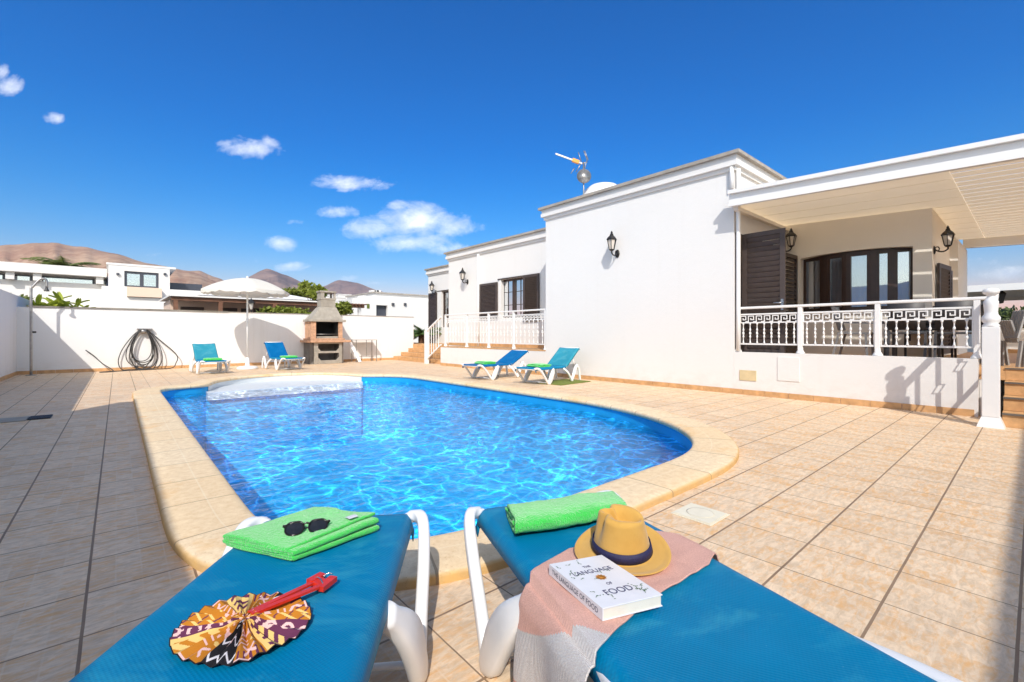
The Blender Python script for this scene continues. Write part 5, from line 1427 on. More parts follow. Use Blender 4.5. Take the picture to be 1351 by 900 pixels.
for t in (.82, .62, .42, .2):
    row = []
    for k in range(NS):
        a = 2*PI*k/NS; f = max(0, math.cos(a)); r0 = (.074-.018)*t; x = r0*1.08*math.cos(a); y = r0*.93*math.sin(a)
        pinch = .020*math.exp(-((abs(a if a < PI else a-2*PI)-.55)/.28)**2)*t
        zt = .010+CH+.008*(1-abs(t-.85)/.85)-.034*math.exp(-(y/.017)**2)*(1-max(0, x/.062)**2*.9)*(1-t**3)
        row.append(((r0-pinch)*1.08*math.cos(a), (r0-pinch)*.93*math.sin(a), zt+.006*f*t))
    rows.append(row)
vs = [p for r_ in rows for p in r_]; n_ = len(rows)
fs = [(i*NS+k, i*NS+(k+1) % NS, (i+1)*NS+(k+1) % NS, (i+1)*NS+k) for i in range(n_-1) for k in range(NS)]
vs.append((0, 0, .010+CH-.026)); fs += [((n_-1)*NS+k, (n_-1)*NS+(k+1) % NS, len(vs)-1) for k in range(NS)]
b.add(vs, fs, 0, True); o = b.build('felt_body', M['felt'], hat, world=False); mod(o, 'SOLIDIFY', thickness=.003, offset=-1); mod(o, 'SUBSURF', levels=1, render_levels=2)
b = MB(); vs = []
for k in range(NS):
    a = 2*PI*k/NS
    for z in (.010, .022, .036): t = (z-.010)/CH; r0 = .0762-.018*t; vs.append(ring_pt(a, r0*1.08, r0*.93, z))
b.add(vs, [(k*3+j, ((k+1) % NS)*3+j, ((k+1) % NS)*3+j+1, k*3+j+1) for k in range(NS) for j in (0, 1)], 0, True)
rb = b.build('ribbon', M['navy'], hat, world=False); mod(rb, 'SOLIDIFY', thickness=.0018, offset=1)
b = MB(); b.box(-.012, .012, -.004, .004, -.013, .013, bev=.003); a = R(-118); b.xf(Matrix.Translation((.0762*1.06*math.cos(a), .0762*.95*math.sin(a), .024)) @ Matrix.Rotation(a+PI/2, 4, 'Z')); b.build('ribbon_bow', M['navy'], rb, world=False)
# ================================================================ things round the pool
# parasol
px_, py_ = 2.80, 14.75
pa = thing('parasol', 'open white parasol with scalloped edge standing between the two loungers at the back wall', 'parasol', (px_, py_, 0))
b = MB(); b.lathe([(.27, 0), (.27, .05), (.22, .08), (.06, .10), (.045, .32), (.035, .33), (.0, .33)], 24, (px_, py_, .001)); b.build('base', M['plastic'], pa)
b = MB(); b.sweep([(px_, py_, .30), (px_, py_, 2.56)], .024, seg=12); b.lathe([(.035, 1.35), (.038, 1.36), (.038, 1.44), (.03, 1.46)], 12, (px_, py_, 0)); b.build('pole', M['paint'], pa)
b = MB(); nr, na = 9, 64; RC = 1.10; vs = [(px_, py_, 2.60)]
for i in range(nr):
    t = (i+1)/nr
    for k in range(na):
        a = 2*PI*k/na; seg_ = (k % 8)/8; sag = .045*math.sin(PI*seg_)*t
        r_ = RC*t*(1-.035*math.sin(PI*seg_)*t); z = 2.60-.37*t**1.85-sag*.6
        vs.append((px_+r_*math.cos(a), py_+r_*math.sin(a), z))
fs = [(0, 1+k, 1+(k+1) % na) for k in range(na)]+[(1+i*na+k, 1+(i+1)*na+k, 1+(i+1)*na+(k+1) % na, 1+i*na+(k+1) % na) for i in range(nr-1) for k in range(na)]
b.add(vs, fs, 0, True); cnp = b.build('canopy', M['canopy'], pa)
b = MB(); nk = 192; vs = []
for k in range(nk):
    a = 2*PI*k/nk; s8 = (k % 24)/24; r_ = RC*(1-.035*math.sin(PI*s8)); z = 2.60-.37-.027*math.sin(PI*s8)
    d_ = .07+.025*abs(math.sin(PI*(k % 8)/8)); vs += [(px_+r_*math.cos(a), py_+r_*math.sin(a), z), (px_+(r_+.01)*math.cos(a), py_+(r_+.01)*math.sin(a), z-d_)]
b.add(vs, [(2*k, 2*((k+1) % nk), 2*((k+1) % nk)+1, 2*k+1) for k in range(nk)], 0, True); b.build('valance', M['canopy'], cnp)
for k in range(8):
    a = 2*PI*k/8; MB().sweep([(px_+.03*math.cos(a), py_+.03*math.sin(a), 2.55), (px_+RC*.98*math.cos(a), py_+RC*.98*math.sin(a), 2.20)], .007, seg=6).build('rib', M['steel'], pa)
MB().lathe([(.03, 2.56), (.035, 2.60), (.02, 2.65), (0, 2.66)], 10, (px_, py_, 0)).build('finial', M['paint'], pa)

# barbecue
bx0, bx1 = onY(409, 470, 15.75).x, onY(453, 470, 15.75).x; by0, by1 = 15.75, 16.42; bw_ = bx1-bx0
bb = thing('barbecue', 'tall masonry garden barbecue with orange shelf and tapering concrete chimney hood', 'barbecue', ((bx0+bx1)/2, 16.1, 0))
b = MB()
b.box(bx0, bx0+.10, by0, by1, 0, .72); b.box(bx1-.10, bx1, by0, by1, 0, .72); b.box(bx0+.101, bx1-.101, by1-.08, by1-.001, 0.001, .719)
b.box(bx0+.102, bx1-.102, by0+.02, by1-.09, .001, .06)
b.build('base_sides', M['concretedark'], bb)
b = MB()   # light front frame with two rounded openings
def frame_rect(x0, x1, z0, z1, y, ch):
    b.box(x0, x1, y-.05, y, z1, z1+.06); 
    for (xa, s_) in ((x0, 1), (x1, -1)):
        b.add([(xa, y-.05, z0), (xa, y-.05, z1), (xa+s_*.02, y-.05, z1), (xa+s_*ch, y-.05, z1), (xa+s_*.02, y-.05, z1-ch), (xa+s_*.02, y-.05, z0+ch*.6), (xa+s_*ch*.6, y-.05, z0)], [(0, 1, 2, 3, 4, 5, 6)])
xl, xr = bx0+.11, bx1-.06
b.box(xl, xl+.14, by0-.05, by0-.001, 0, .72, bev=.015); b.box(xr-.10, xr, by0-.05, by0-.001, 0, .72, bev=.015)
for z0, z1 in ((.0, .12), (.36, .43), (.67, .72)): b.box(xl+.141, xr-.101, by0-.049, by0-.002, z0, z1, bev=.008)
for z in (.43, .12):
    for (xa, s_) in ((xl+.14, 1), (xr-.10, -1)):
        b.add([(xa, by0-.048, z), (xa+s_*.09, by0-.048, z), (xa, by0-.048, z+.10), (xa, by0-.003, z), (xa+s_*.09, by0-.003, z), (xa, by0-.003, z+.10)], [(0, 1, 2), (3, 4, 5), (0, 1, 4, 3), (1, 2, 5, 4), (2, 0, 3, 5)])
b.build('front_frame', M['concrete'], bb)
b = MB(); b.box(bx0-.12, bx1+.22, by0-.16, by1+.02, .721, .80, bev=.015); b.box(bx0-.02, bx1+.02, by0-.10, by1, .801, .86, bev=.01); b.build('shelf', M['brick'], bb)
MB().box(bx0+.04, bx0+.20, by0+.02, by1, .861, 1.42).build('firebox_cheek', M['brick'], bb); MB().box(bx1-.16, bx1-.02, by0+.02, by1, .861, 1.42).build('firebox_cheek', M['brick'], bb)
b = MB(); b.box(bx0+.201, bx1-.161, by1-.06, by1-.001, .862, 1.419); b.box(bx0+.2015, bx0+.215, by0+.06, by1-.062, .95, 1.418); b.box(bx1-.175, bx1-.1615, by0+.06, by1-.062, .95, 1.418); b.box(bx0+.217, bx1-.177, by0+.08, by1-.065, 1.395, 1.417); b.build('firebox', M['soot_and_room_dark'], bb)
b = MB(); b.box(bx0+.22, bx1-.18, by0+.01, by0+.05, .862, .93); b.box(bx0+.22, bx1-.18, by0+.05, by1-.07, .90, .915); b.build('ash_shelf', M['concrete'], bb)
b = MB()
for k in range(12): x = bx0+.23+(bw_-.42)*k/11; b.sweep([(x, by0+.04, 1.0), (x, by1-.08, 1.0)], .006, seg=5)
for y in (by0+.04, by1-.08): b.sweep([(bx0+.22, y, 1.0), (bx1-.18, y, 1.0)], .008, seg=5)
b.build('grill', M['steel'], bb)
hb0, hb1 = bx0-.03, bx1+.08; cx0, cx1 = onY(421, 400, 16.1).x, onY(441.5, 400, 16.1).x
b = MB(); b.box(hb0, hb1, by0-.04, by1, 1.421, 1.50, bev=.012)
lo = [(hb0+.06, by0, 1.501), (hb1-.10, by0, 1.501), (hb1-.10, by1-.01, 1.501), (hb0+.06, by1-.01, 1.501)]; hi = [(cx0, 15.95, 1.93), (cx1, 15.95, 1.93), (cx1, 16.38, 1.93), (cx0, 16.38, 1.93)]
b.add(lo+hi, [(0, 3, 2, 1), (4, 5, 6, 7), (0, 1, 5, 4), (1, 2, 6, 5), (2, 3, 7, 6), (3, 0, 4, 7)])
hd = b.build('hood', M['concrete'], bb)
b = MB(); b.box(cx0+.02, cx1-.02, 15.96, 16.37, 1.931, 2.18, bev=.01); b.box(cx0, cx1, 15.945, 16.385, 2.181, 2.24, bev=.01)
for (xa, xb, ya, yb) in ((cx0+.02, cx0+.13, 15.96, 16.37), (cx1-.07, cx1-.02, 15.96, 16.03), (cx1-.07, cx1-.02, 16.30, 16.37)): b.box(xa, xb, ya, yb, 2.241, 2.43)
b.box(cx0-.01, cx1+.01, 15.94, 16.39, 2.431, 2.49, bev=.01); b.build('chimney', M['concrete'], hd)
# side table and leaning board
tx0, tx1 = onY(466, 450, 16.2).x, onY(494, 450, 16.2).x
tb = thing('side_table', 'thin metal framed side table beside the barbecue', 'table', ((tx0+tx1)/2, 16.2, 0))
MB().box(tx0, tx1, 15.95, 16.4, .78, .80).build('table_top', M['greywood'], tb)
for x in (tx0+.02, tx1-.02):
    for y in (15.97, 16.38): MB().box(x-.012, x+.012, y-.012, y+.012, 0, .779).build('leg', M['steel'], tb)
b = MB(); b.box(tx0+.03, tx1-.03, 15.975, 15.985, .18, .20); b.box((tx0+tx1)/2-.01, (tx0+tx1)/2+.01, 15.972, 15.988, .2, .779); b.build('stretcher', M['steel'], tb)
b = MB(); b.beam((onY(461, 450, 15.9).x, 15.84, .70), (onY(474, 470, 15.7).x, 15.62, .02), .10, .03, up=(0, 1, 0)); o = b.build('white_board', M['paint']); tag(o, 'white board leaning diagonally against the barbecue shelf', 'board')

# shower
sy = 15.95; sx = onY(41, 450, sy).x
sh_ = thing('garden_shower', 'slim metal garden shower with curved neck by the left wall', 'shower', (sx, sy, 0))
b = MB(); b.sweep(curve_pts([(sx, sy, 0), (sx, sy, 1.2), (sx, sy, 2.05), (sx+.02, sy, 2.14), (sx+.14, sy, 2.33), (sx+.19, sy, 2.36), (sx+.24, sy, 2.35), (sx+.265, sy, 2.29), (sx+.265, sy, 2.16)], 5), .026, seg=12); b.lathe([(.10, 0), (.10, .012), (.03, .02)], 16, (sx, sy, .001)); b.build('riser_pipe', M['steel'], sh_)
MB().lathe([(.02, 2.17), (.026, 2.12), (.05, 2.07), (.055, 2.055), (.0, 2.05)], 16, (sx+.265, sy, 0)).build('shower_head', M['rubber'], sh_)
b = MB(); b.lathe([(.02, -.03), (.024, -.02), (.024, .03), (.0, .035)], 10, fn=lambda q: V((q.z+sx+.055, q.x+sy, q.y+1.05))); b.build('valve', M['black'], sh_)
dt = thing('shower_drain', 'flat pale shower tray with black drain grating on the shaded tiles', 'drain', (-.85, 7.8, 0))
p0, p1, p2, p3 = onZ(-20, 556), onZ(0, 549), onZ(40, 549.5), onZ(36, 556.5)
MB().box(-1.30, -.80, 7.62, 7.98, .001, .010, bev=.002).build('tray', M['concrete'], dt)
b = MB(); b.box(-.795, -.60, 7.66, 7.96, .001, .008)
for k in range(9): b.box(-.79, -.605, 7.67+.032*k, 7.685+.032*k, .0085, .014)
b.build('grating', M['black'], dt)
sk = thing('skimmer_lid', 'square cream skimmer lid set in the tiles right of the pool', 'lid', (2.44, 1.22, 0), 0)
MB().box(-.113, .113, -.113, .113, .001, .007, bev=.002).build('rim', M['lid'], sk, world=False)
b = MB(); b.box(-.103, .103, -.103, .103, .0075, .0105, bev=.002); b.lathe([(.07, .0107), (.072, .0117), (.066, .0117)], 24); b.build('cover', M['lid'], sk, world=False)

# hose on the wall
hcx = onY(189, 455, 16.44).x
hs_ = thing('garden_hose', 'black garden hose coiled in loose loops on the white garden wall', 'hose', (hcx, 16.46, .6))
b = MB(); b.box(hcx-.14, hcx+.20, 16.36, 16.49, 1.13, 1.16, bev=.005); b.lathe([(.07, 0), (.07, .14)], 14, fn=lambda q: V((hcx+q.x, 16.36+q.z, 1.08+q.y))); b.build('hose_hanger', M['steel'], hs_)
rnd = random.Random(3); pts = []
loops = [(-.30, -.25, .42, .60), (-.12, -.15, .36, .52), (.0, -.05, .28, .50), (.02, .05, .36, .56), (-.02, .12, .30, .47), (.12, .2, .42, .58), (-.05, .0, .25, .45), (.05, -.1, .33, .60)]
for k, (xo, _, rx, rz_) in enumerate(loops):
    for i in range(12):
        a = PI/2+2*PI*i/12; x = hcx+xo*.7*(1-math.sin(a))*.6+rx*.8*math.cos(a)*(1-.35*math.sin(a)); z = 1.14-rz_+rz_*math.sin(a)+.01*rnd.random()
        z = max(z, .03); pts.append((x, 16.45-.012*k-.02*(1-math.sin(a)), z))
hp = curve_pts(pts, 4)
b = MB(); b.sweep(hp, .0125, seg=6, up=(0, 1, 0)); b.build('hose_coil', M['rubber'], hs_)
hx1 = onY(232, 480, 16.3).x; hx0 = onY(113, 463, 16.45).x
b = MB(); b.sweep(curve_pts([(hcx+.05, 16.40, 1.16), (hcx+.35, 16.40, .85), (hcx+.75, 16.38, .40), (hx1, 16.3, .16), (hx1-.1, 16.25, .03), (hcx+.3, 16.2, .018), (hcx-.4, 16.05, .018), (hcx-.9, 15.9, .018), (onZ(150, 488).x, 16.0, .02), (onY(135, 480, 16.3).x, 16.3, .22), (onY(124, 470, 16.42).x, 16.42, .42), (hx0, 16.45, .58)], 7), .0125, seg=7, up=(0, 0, 1)); b.build('loose_end', M['rubber'], hs_)

# pool fitting on the floor
pf = onZ(606, 668, -.13); b = MB(); 
p = V((pf.x+.22, pf.y+.25, -1.443)); b.lathe([(.13, 0), (.13, .012), (.10, .022), (.0, .022)], 20, tuple(p)); 
for k in range(6): a = 2*PI*k/6; b.box(p.x+.06*math.cos(a)-.012, p.x+.06*math.cos(a)+.012, p.y+.06*math.sin(a)-.012, p.y+.06*math.sin(a)+.012, p.z+.0225, p.z+.03)
o = b.build('pool_drain', M['step']); tag(o, 'round white drain grille on the pool floor near the two near loungers', 'drain')

# aerial
az = onY(770, 259, 7.1); ax, ay = 0, 0
q = onX(770, 250, 9.2); ax, ay = q.x, q.y
an = thing('tv_aerial', 'television aerial mast with yellow dipole and small round dish on the roof', 'aerial', (ax, ay, 4.0))
dd_ = (V((ax, ay, 0))-CAM).dot(FW); hz = lambda py: 1+(441-py)*dd_/600
dx = lambda px: RT*((px-770)*dd_/600)
A0 = V((ax, ay, 0))
b = MB(); b.sweep([(ax, ay, 4.0), (ax, ay, hz(214))], .018, seg=8); b.build('mast', M['steel'], an)
b = MB(); dc = A0+dx(770)+UP*hz(233.5)-FW*.06; rd = .5*18/600*dd_*1.05
b.lathe([(rd, .0), (rd*.98, .015), (rd*.6, .05), (0, .07)], 24, fn=lambda q: dc+RT*q.x+UP*q.y+FW*q.z); b.build('dish', M['steel'], an, world=True)
b = MB(); P_ = lambda px, py, off=0.0: A0+dx(px)+UP*hz(py)+FW*off
b.beam(P_(733, 203), P_(768, 216), .035, .035); b.sweep([P_(768, 216), P_(775, 214)], .012); b.build('boom', M['steel'], an)
b = MB(); b.beam(P_(755, 211), P_(764, 214.5), .085, .085); b.build('dipole_box', M['orange'], an)
b = MB()
for (p, q_) in (((763, 201), (767, 214)), ((770, 199), (775, 212)), ((771.5, 199), (776, 211)), ((767, 215), (760, 227)), ((758, 222), (753, 229)), ((774, 212), (771, 224))): b.sweep([P_(*p), P_(*q_)], .012, seg=5)
b.build('reflector_rods', M['steel'], an)

# ================================================================ table and chairs on the covered terrace
tx, ty = 9.25, .95
dtb = thing('dining_table', 'dark grey dining table under the pergola behind the white railing', 'table', (tx, ty, .6))
MB().box(tx-.36, tx+.36, ty-.62, ty+.62, 1.16, 1.20, bev=.006).build('table_top', M['greytable'], dtb)
MB().box(tx-.32, tx+.32, ty-.58, ty+.58, 1.08, 1.158).build('apron', M['greytable'], dtb)
for sx_ in (-1, 1):
    for sy_ in (-1, 1): MB().box(tx+sx_*.31-.03, tx+sx_*.31+.03, ty+sy_*.56-.03, ty+sy_*.56+.03, .6, 1.079).build('leg', M['greytable'], dtb)
def chair(label, loc, rz, mat, group='chairs round the terrace table'):
    t = thing('dining_chair', label, 'chair', (0, 0, 0), 0, group)
    MB().box(-.21, .21, -.2, .2, .40, .43, bev=.01).build('seat', mat, t)
    b = MB(); b.grid(lambda u, v: (-.2+.4*u, -.20-.10*v, .46+.40*v), 2, 2); o = b.build('backrest', mat, t); mod(o, 'SOLIDIFY', thickness=.02)
    for sx_ in (-1, 1):
        MB().beam((sx_*.2, .19, 0), (sx_*.2, .17, .40), .03, .03).build('leg', mat, t)
        MB().beam((sx_*.2, -.28, 0), (sx_*.2, -.18, .44), .03, .03).build('leg', mat, t)
        MB().beam((sx_*.22, -.22, .60), (sx_*.22, .18, .58), .035, .02).build('armrest', mat, t)
    t.location = loc; t.rotation_euler = (0, 0, rz); return t
chair('grey chair at the end of the terrace table nearest the bow window', (9.2, 1.95, .6), PI, M['greychair'])
chair('dark chair on the pool side of the terrace table behind the railing posts', (8.62, 1.2, .6), -PI/2, M['greytable'])
chair('dark chair on the pool side of the terrace table next to the corner post', (8.62, .70, .6), -PI/2, M['greytable'])
chair('dark chair on the far side of the terrace table below the lantern', (9.9, 1.2, .6), PI/2, M['greytable'])
chair('dark chair on the far side of the terrace table nearest the steps', (9.9, .65, .6), PI/2, M['greytable'])
fb = thing('fruit_bowl', 'small bowl of green fruit on the terrace table', 'bowl', (9.1, .78, 1.2))
MB().lathe([(.04, 0), (.06, .005), (.11, .05), (.105, .052), (.05, .012), (0, .01)], 18).build('bowl', M['paint'], fb)
for k, (x, y, z) in enumerate(((.04, 0, .06), (-.04, .02, .06), (0, -.045, .06), (0, .01, .095))): MB().lathe([(0, -.038), (.022, -.032), (.037, 0), (.026, .028), (0, .034)], 10, (x, y, z)).build('fruit', M['fruit'], fb)
# folded grey timber chair at the top of the steps
q = V((8.35, .18, .6)); fcg = thing('folding_chair', 'pale grey slatted timber recliner chair folded up at the top of the steps', 'chair', q)
def panel(nm, a, b_, wdir, w_, n_):
    a, b_ = V(a), V(b_); wd = V(wdir).normalized(); b = MB(); 
    for k in range(n_): 
        o_ = wd*((k+.5)/n_-.5)*w_; b.beam(a+o_, b_+o_, w_/n_*.82, .018, up=(b_-a).cross(wd))
    return b.build(nm, M['greywood'], fcg)
k_ = (q-CAM).dot(FW)/600
f_ = lambda px, py, off=0.0: q+RT*((px-1333)*k_)+UP*((489-py)*k_)+FW*off
panel('backrest', f_(1330, 452), f_(1341, 415), FW*.8+RT*.45, .34, 5); panel('seat', f_(1337, 457, .05), f_(1327, 428, .05), FW*.8+RT*.4, .30, 5)
for (a, b_) in (((1331, 455), (1326, 489)), ((1334, 455), (1333, 489)), ((1336, 455), (1341, 488))):
    b = MB(); b.beam(f_(*a, -.10), f_(*b_, -.10), .035, .02); b.build('leg', M['greywood'], fcg); b = MB(); b.beam(f_(*a, .14), f_(*b_, .14), .035, .02); b.build('leg', M['greywood'], fcg)
# ================================================================ plants
def leaf_cloud(mb, c, rad, n_, size, rnd, clumps=9, flat=.0):
    cl = []
    for k in range(clumps):
        a, b_ = rnd.uniform(0, 2*PI), rnd.uniform(-1, 1); r_ = rnd.uniform(.35, .9)
        cl.append((V((rad[0]*r_*math.cos(a)*math.sqrt(1-b_*b_*.7), rad[1]*r_*math.sin(a)*math.sqrt(1-b_*b_*.7), rad[2]*r_*b_)), rnd.uniform(.28, .5)))
    vs = []; fs = []
    for i in range(n_):
        cc, s = cl[rnd.randrange(clumps)]
        v = V((rnd.gauss(0, 1), rnd.gauss(0, 1), rnd.gauss(0, 1))); v.normalize(); v *= s*rnd.random()**.4
        p = V(c)+cc+V((v.x*rad[0], v.y*rad[1], v.z*rad[2]))
        d_ = V((rnd.gauss(0, 1), rnd.gauss(0, 1), rnd.gauss(0, .7))).normalized(); e = d_.cross(V((rnd.gauss(0, 1), rnd.gauss(0, 1), rnd.gauss(0, 1)))).normalized()
        l = size*rnd.uniform(.6, 1.3); w_ = l*.34; o = len(vs)
        vs += [p, p+d_*l*.5+e*w_, p+d_*l, p+d_*l*.5-e*w_]; fs.append((o, o+1, o+2, o+3))
    mb.add(vs, fs, 0, False)
def frond(mb, base, az, elev_, L_, width, droop, nl, rnd, stiff=1.0):
    """pinnate leaf: arching rachis with paired leaflets"""
    d_ = V((math.cos(az), math.sin(az), 0)); pts = []
    for i in range(13):
        t = i/12; pts.append(V(base)+d_*(L_*t*math.cos(elev_*(1-t*droop)))+UP*(L_*(math.sin(elev_)*t-droop*.62*t*t)))
    mb.sweep(pts, [.012*L_*(1-.8*i/12) for i in range(13)], seg=4)
    vs = []; fs = []; sd = d_.cross(UP)
    for k in range(nl):
        t = .12+.88*k/nl; i = min(11, int(t*12)); p = pts[i].lerp(pts[i+1], t*12-i); tang = (pts[i+1]-pts[i]).normalized()
        l = width*math.sin(PI*min(1, t*.9+.12))**.6
        for s in (-1, 1):
            q = (sd*s*.85+tang*.65-UP*(.25+.25*rnd.random())).normalized()*l; w_ = tang*(.055*width+.01)
            o = len(vs); vs += [p-w_, p+q*.5-w_*.9+UP*.02*l, p+q, p+q*.5+w_*.9, p+w_]; fs.append((o, o+1, o+2, o+3, o+4))
    mb.add(vs, fs, 0, False)
def palm(name, label, cat, base, trunk_h, nfr, L_, width, mat, seed, tr=.12, elevs=(-.1, 1.2), group=None):
    rnd = random.Random(seed); t = thing(name, label, cat, base, 0, group); B = V(base)
    b = MB(); b.sweep([B+V((.02*math.sin(i), 0, trunk_h*i/6)) for i in range(7)], [tr*(1.15-.2*i/6+.06*(i % 2)) for i in range(7)], seg=10); b.build('trunk', M['trunk'], t)
    b = MB()
    for k in range(nfr):
        frond(b, B+UP*trunk_h, 2*PI*k/nfr*2.4+rnd.random()*.5, rnd.uniform(*elevs), L_*rnd.uniform(.8, 1.1), width, rnd.uniform(.5, .9), 22, rnd)
    b.build('crown', mat, t); return t
# banana plant showing above the garden wall
q = onY(80, 405, 18.3); base = V((q.x, 18.3, 0)); bt_ = thing('banana_plant', 'broad leaved yellow green plant showing above the garden wall at left', 'plant', base)
b = MB(); 
for k in range(4): b.sweep([base+V((.12*math.cos(k*1.7), .12*math.sin(k*1.7), 0)), base+V((.3*math.cos(k*1.7), .2*math.sin(k*1.7), 1.75))], [.07, .05], seg=8)
b.build('stem', M['trunk'], bt_)
rnd = random.Random(5); b = MB()
for k in range(70):
    az = rnd.uniform(0, 2*PI); L_ = rnd.uniform(.40, .66); el = rnd.uniform(.25, 1.3); dr = rnd.uniform(.3, .7); d_ = V((math.cos(az), math.sin(az), 0)); sd = d_.cross(UP)
    B0 = base+V((rnd.uniform(-.5, .5), rnd.uniform(-.15, .15), rnd.uniform(1.35, 1.80)))
    def lf(u, v, L_=L_, el=el, dr=dr, d_=d_, sd=sd, B0=B0):
        w_ = .06*math.sin(PI*min(1, u*.93+.05))**.55; s = (v*2-1)
        return B0+d_*(L_*u*math.cos(el*(1-u*dr*.6)))+UP*(L_*(math.sin(el)*u-dr*.55*u*u)+abs(s)*.035)+sd*(s*w_)
    b.grid(lf, 9, 5, 0, False)
b.build('leaves', M['banana'], bt_)
def shrub(name, label, c, rad, n_, size, mat, seed, stem=True, cat='shrub', group=None, clumps=10):
    rnd = random.Random(seed); g = V((c[0], c[1], 0)); t = thing(name, label, cat, g, 0, group)
    b = MB(); b.sweep([g, V((c[0], c[1], c[2]))], [.06, .03], seg=7)
    for k in range(5): a = 2*PI*k/5; b.sweep([V((c[0], c[1], c[2]*.6)), V((c[0]+rad[0]*.5*math.cos(a), c[1]+rad[1]*.5*math.sin(a), c[2]+rad[2]*.2))], [.03, .012], seg=5)
    b.build('stem', M['trunk'], t); b = MB(); leaf_cloud(b, c, rad, n_, size, rnd, clumps); b.build('foliage', mat, t); return t
q = onX(20, 388, -3.0); shrub('shrub', 'spiky green bush behind the left boundary wall', (-2.75, onX(22, 385, -2.75).y, 2.0), (.5, .9, .42), 2200, .12, M['bush'], 2)
q = onY(85, 352, 48); palm('palm_tree', 'windblown palm crown behind the long white villa roof', 'palm', (q.x, 48, 0), 6.0, 26, 2.3, .7, M['palm'], 8, .25, (-.2, .9))
q = onY(550, 430, 17.6); palm('cycad', 'green spiky sago palm in the gap between garden wall and house', 'palm', (q.x+.35, 17.7, 0), .95, 30, .95, .22, M['cycad'], 4, .18, (.1, 1.35))
q = onY(848, 388, 26); 
for (px, py, Y0, r_, n_, lab, sd) in ((392, 389, 36.5, (1.6, 1.0, .45), 2000, 'low rounded tree behind the tiled roof left of the barbecue chimney', 3), (413, 388, 27, (.75, .9, .62), 2400, 'bright green tree directly behind the barbecue chimney', 6),
                                  (388, 412, 19.0, (1.5, .4, .22), 2200, 'bright green hedge plants along the garden wall left of the barbecue hood', 9), (449, 408, 19.5, (.6, .5, .42), 1200, 'dark green shrub right of the barbecue hood behind the garden wall', 12)):
    q = onY(px, py, Y0); shrub('tree' if Y0 > 25 else 'shrub', lab, (q.x, Y0, q.z), r_, n_, .14 if Y0 < 25 else .2, M['treeleaf'], sd, cat='tree' if Y0 > 25 else 'shrub')

# ================================================================ neighbours
def house_at(label, name='villa', cat='house', loc=(0, 0, 0)): return thing(name, label, cat, loc)
YV = 40.0
vl = house_at('long white modern villa with ribbon windows and boxy upper room at far left', loc=(-12, YV, 0))
X_ = lambda px, Y0=YV: onY(px, 400, Y0).x
def Zv(px, py, Y0=YV): return onY(px, py, Y0).z
def vbox(px0, px1, zb, zt, mat, nm, par, Y0=YV, dep=6.0, front=0.0, **k):
    return MB().box(X_(px0, Y0), X_(px1, Y0), Y0-front, Y0-front+dep, zb, zt).build(nm, mat, par)
zr0, zr1 = Zv(0, 346.5), Zv(20, 359.5)
vbox(-420, 141, zr1, zr0, M['farwhite'], 'roof_slab', vl, front=.7, dep=9)
zt = Zv(60, 371.5)
vbox(-420, 139.5, -.05, zt, M['farwhite'], 'wall', vl)
vbox(-420, 139, zt+.001, zr1-.002, M['farwhite'], 'rear_wall', vl, front=-.25)
for (a, b_) in ((-60, 6), (17, 42), (52, 124.5), (131, 140)):
    f = MB(); f.box(X_(a), X_(b_), YV+.12, YV+.245, zt-.15, zr1-.10); w_ = f.build('window', M['solar'], vl)
    MB().box(X_(a)+.1, X_(b_)-.1, YV+.09, YV+.115, zt-.1, zr1-.2).build('glass_pane', M['glass'], w_)
for px in (9, 45, 127): MB().box(X_(px), X_(px)+.35, YV-.5, YV-.2, zt, zr1-.001).build('column', M['farwhite'], vl)
zb0, zb1 = Zv(140, 345.5), Zv(147, 376)
YB = 38.5; XB = lambda px: onY(px, 400, YB).x; ZB = lambda px, py: onY(px, py, YB).z
g0, g1 = XB(164), XB(209.5); gz0, gz1 = ZB(164, 378), ZB(164, 357.3)
b = MB(); holed_wall(b, 'y', YB, XB(143), XB(224), gz0-.05, ZB(143, 349), [(g0, g1, gz0, gz1)], .25)
b.build('upper_room', M['farwhite'], vl)
MB().box(XB(143), XB(224), YB+.4, YB+5, gz0-.05, ZB(143, 349)).build('upper_room_rear', M['farwhite'], vl)
MB().box(XB(140), XB(232), YB-.03, YB+5.5, ZB(143, 349)+.001, ZB(140, 346)).build('roof_slab', M['farwhite'], vl)
b = MB(); 
for (a, c_) in ((g0, g0+.14), (g1-.14, g1), ((g0+g1)/2-.1, (g0+g1)/2+.1)): b.box(a, c_, YB+.08, YB+.16, gz0, gz1)
b.box(g0, g1, YB+.081, YB+.159, gz1-.14, gz1); b.box(g0, g1, YB+.081, YB+.159, gz0, gz0+.1); w_ = b.build('window', M['solar'], vl)
MB().box(g0, g1, YB+.17, YB+.18, gz0, gz1).build('glass_pane', M['glass'], w_); b = MB(); b.grid(lambda u, v: (g0+(g1-g0)*u, YB+.3+.05*math.sin(u*80), gz0+(gz1-gz0)*v), 120, 2); b.build('curtain', M['curtain'], w_)
for px in (155.5, 217.5): MB().box(XB(px)-.07, XB(px)+.07, YB-.14, YB-.001, ZB(px, 363), ZB(px, 360.5)).build('wall_lamp', M['solar'], vl)
MB().box(XB(134), XB(300), YB-.3, YB+5, -.05, gz0-.06).build('lower_wall', M['farwhite'], vl)
MB().box(XB(167), XB(212), YB-1.2, YB-.31, ZB(167, 392.5), ZB(167, 380)).build('peach_balcony', M['peach'], vl)
MB().box(XB(134), XB(245), YB-1.0, YB-.31, -.05, ZB(167, 393)).build('lower_wall', M['farwhite'], vl)
MB().box(XB(226), XB(272), YB+2, YB+4.5, ZB(226, 378)-.2, ZB(226, 369.5)).build('roof_box', M['solar'], vl)
b = MB()
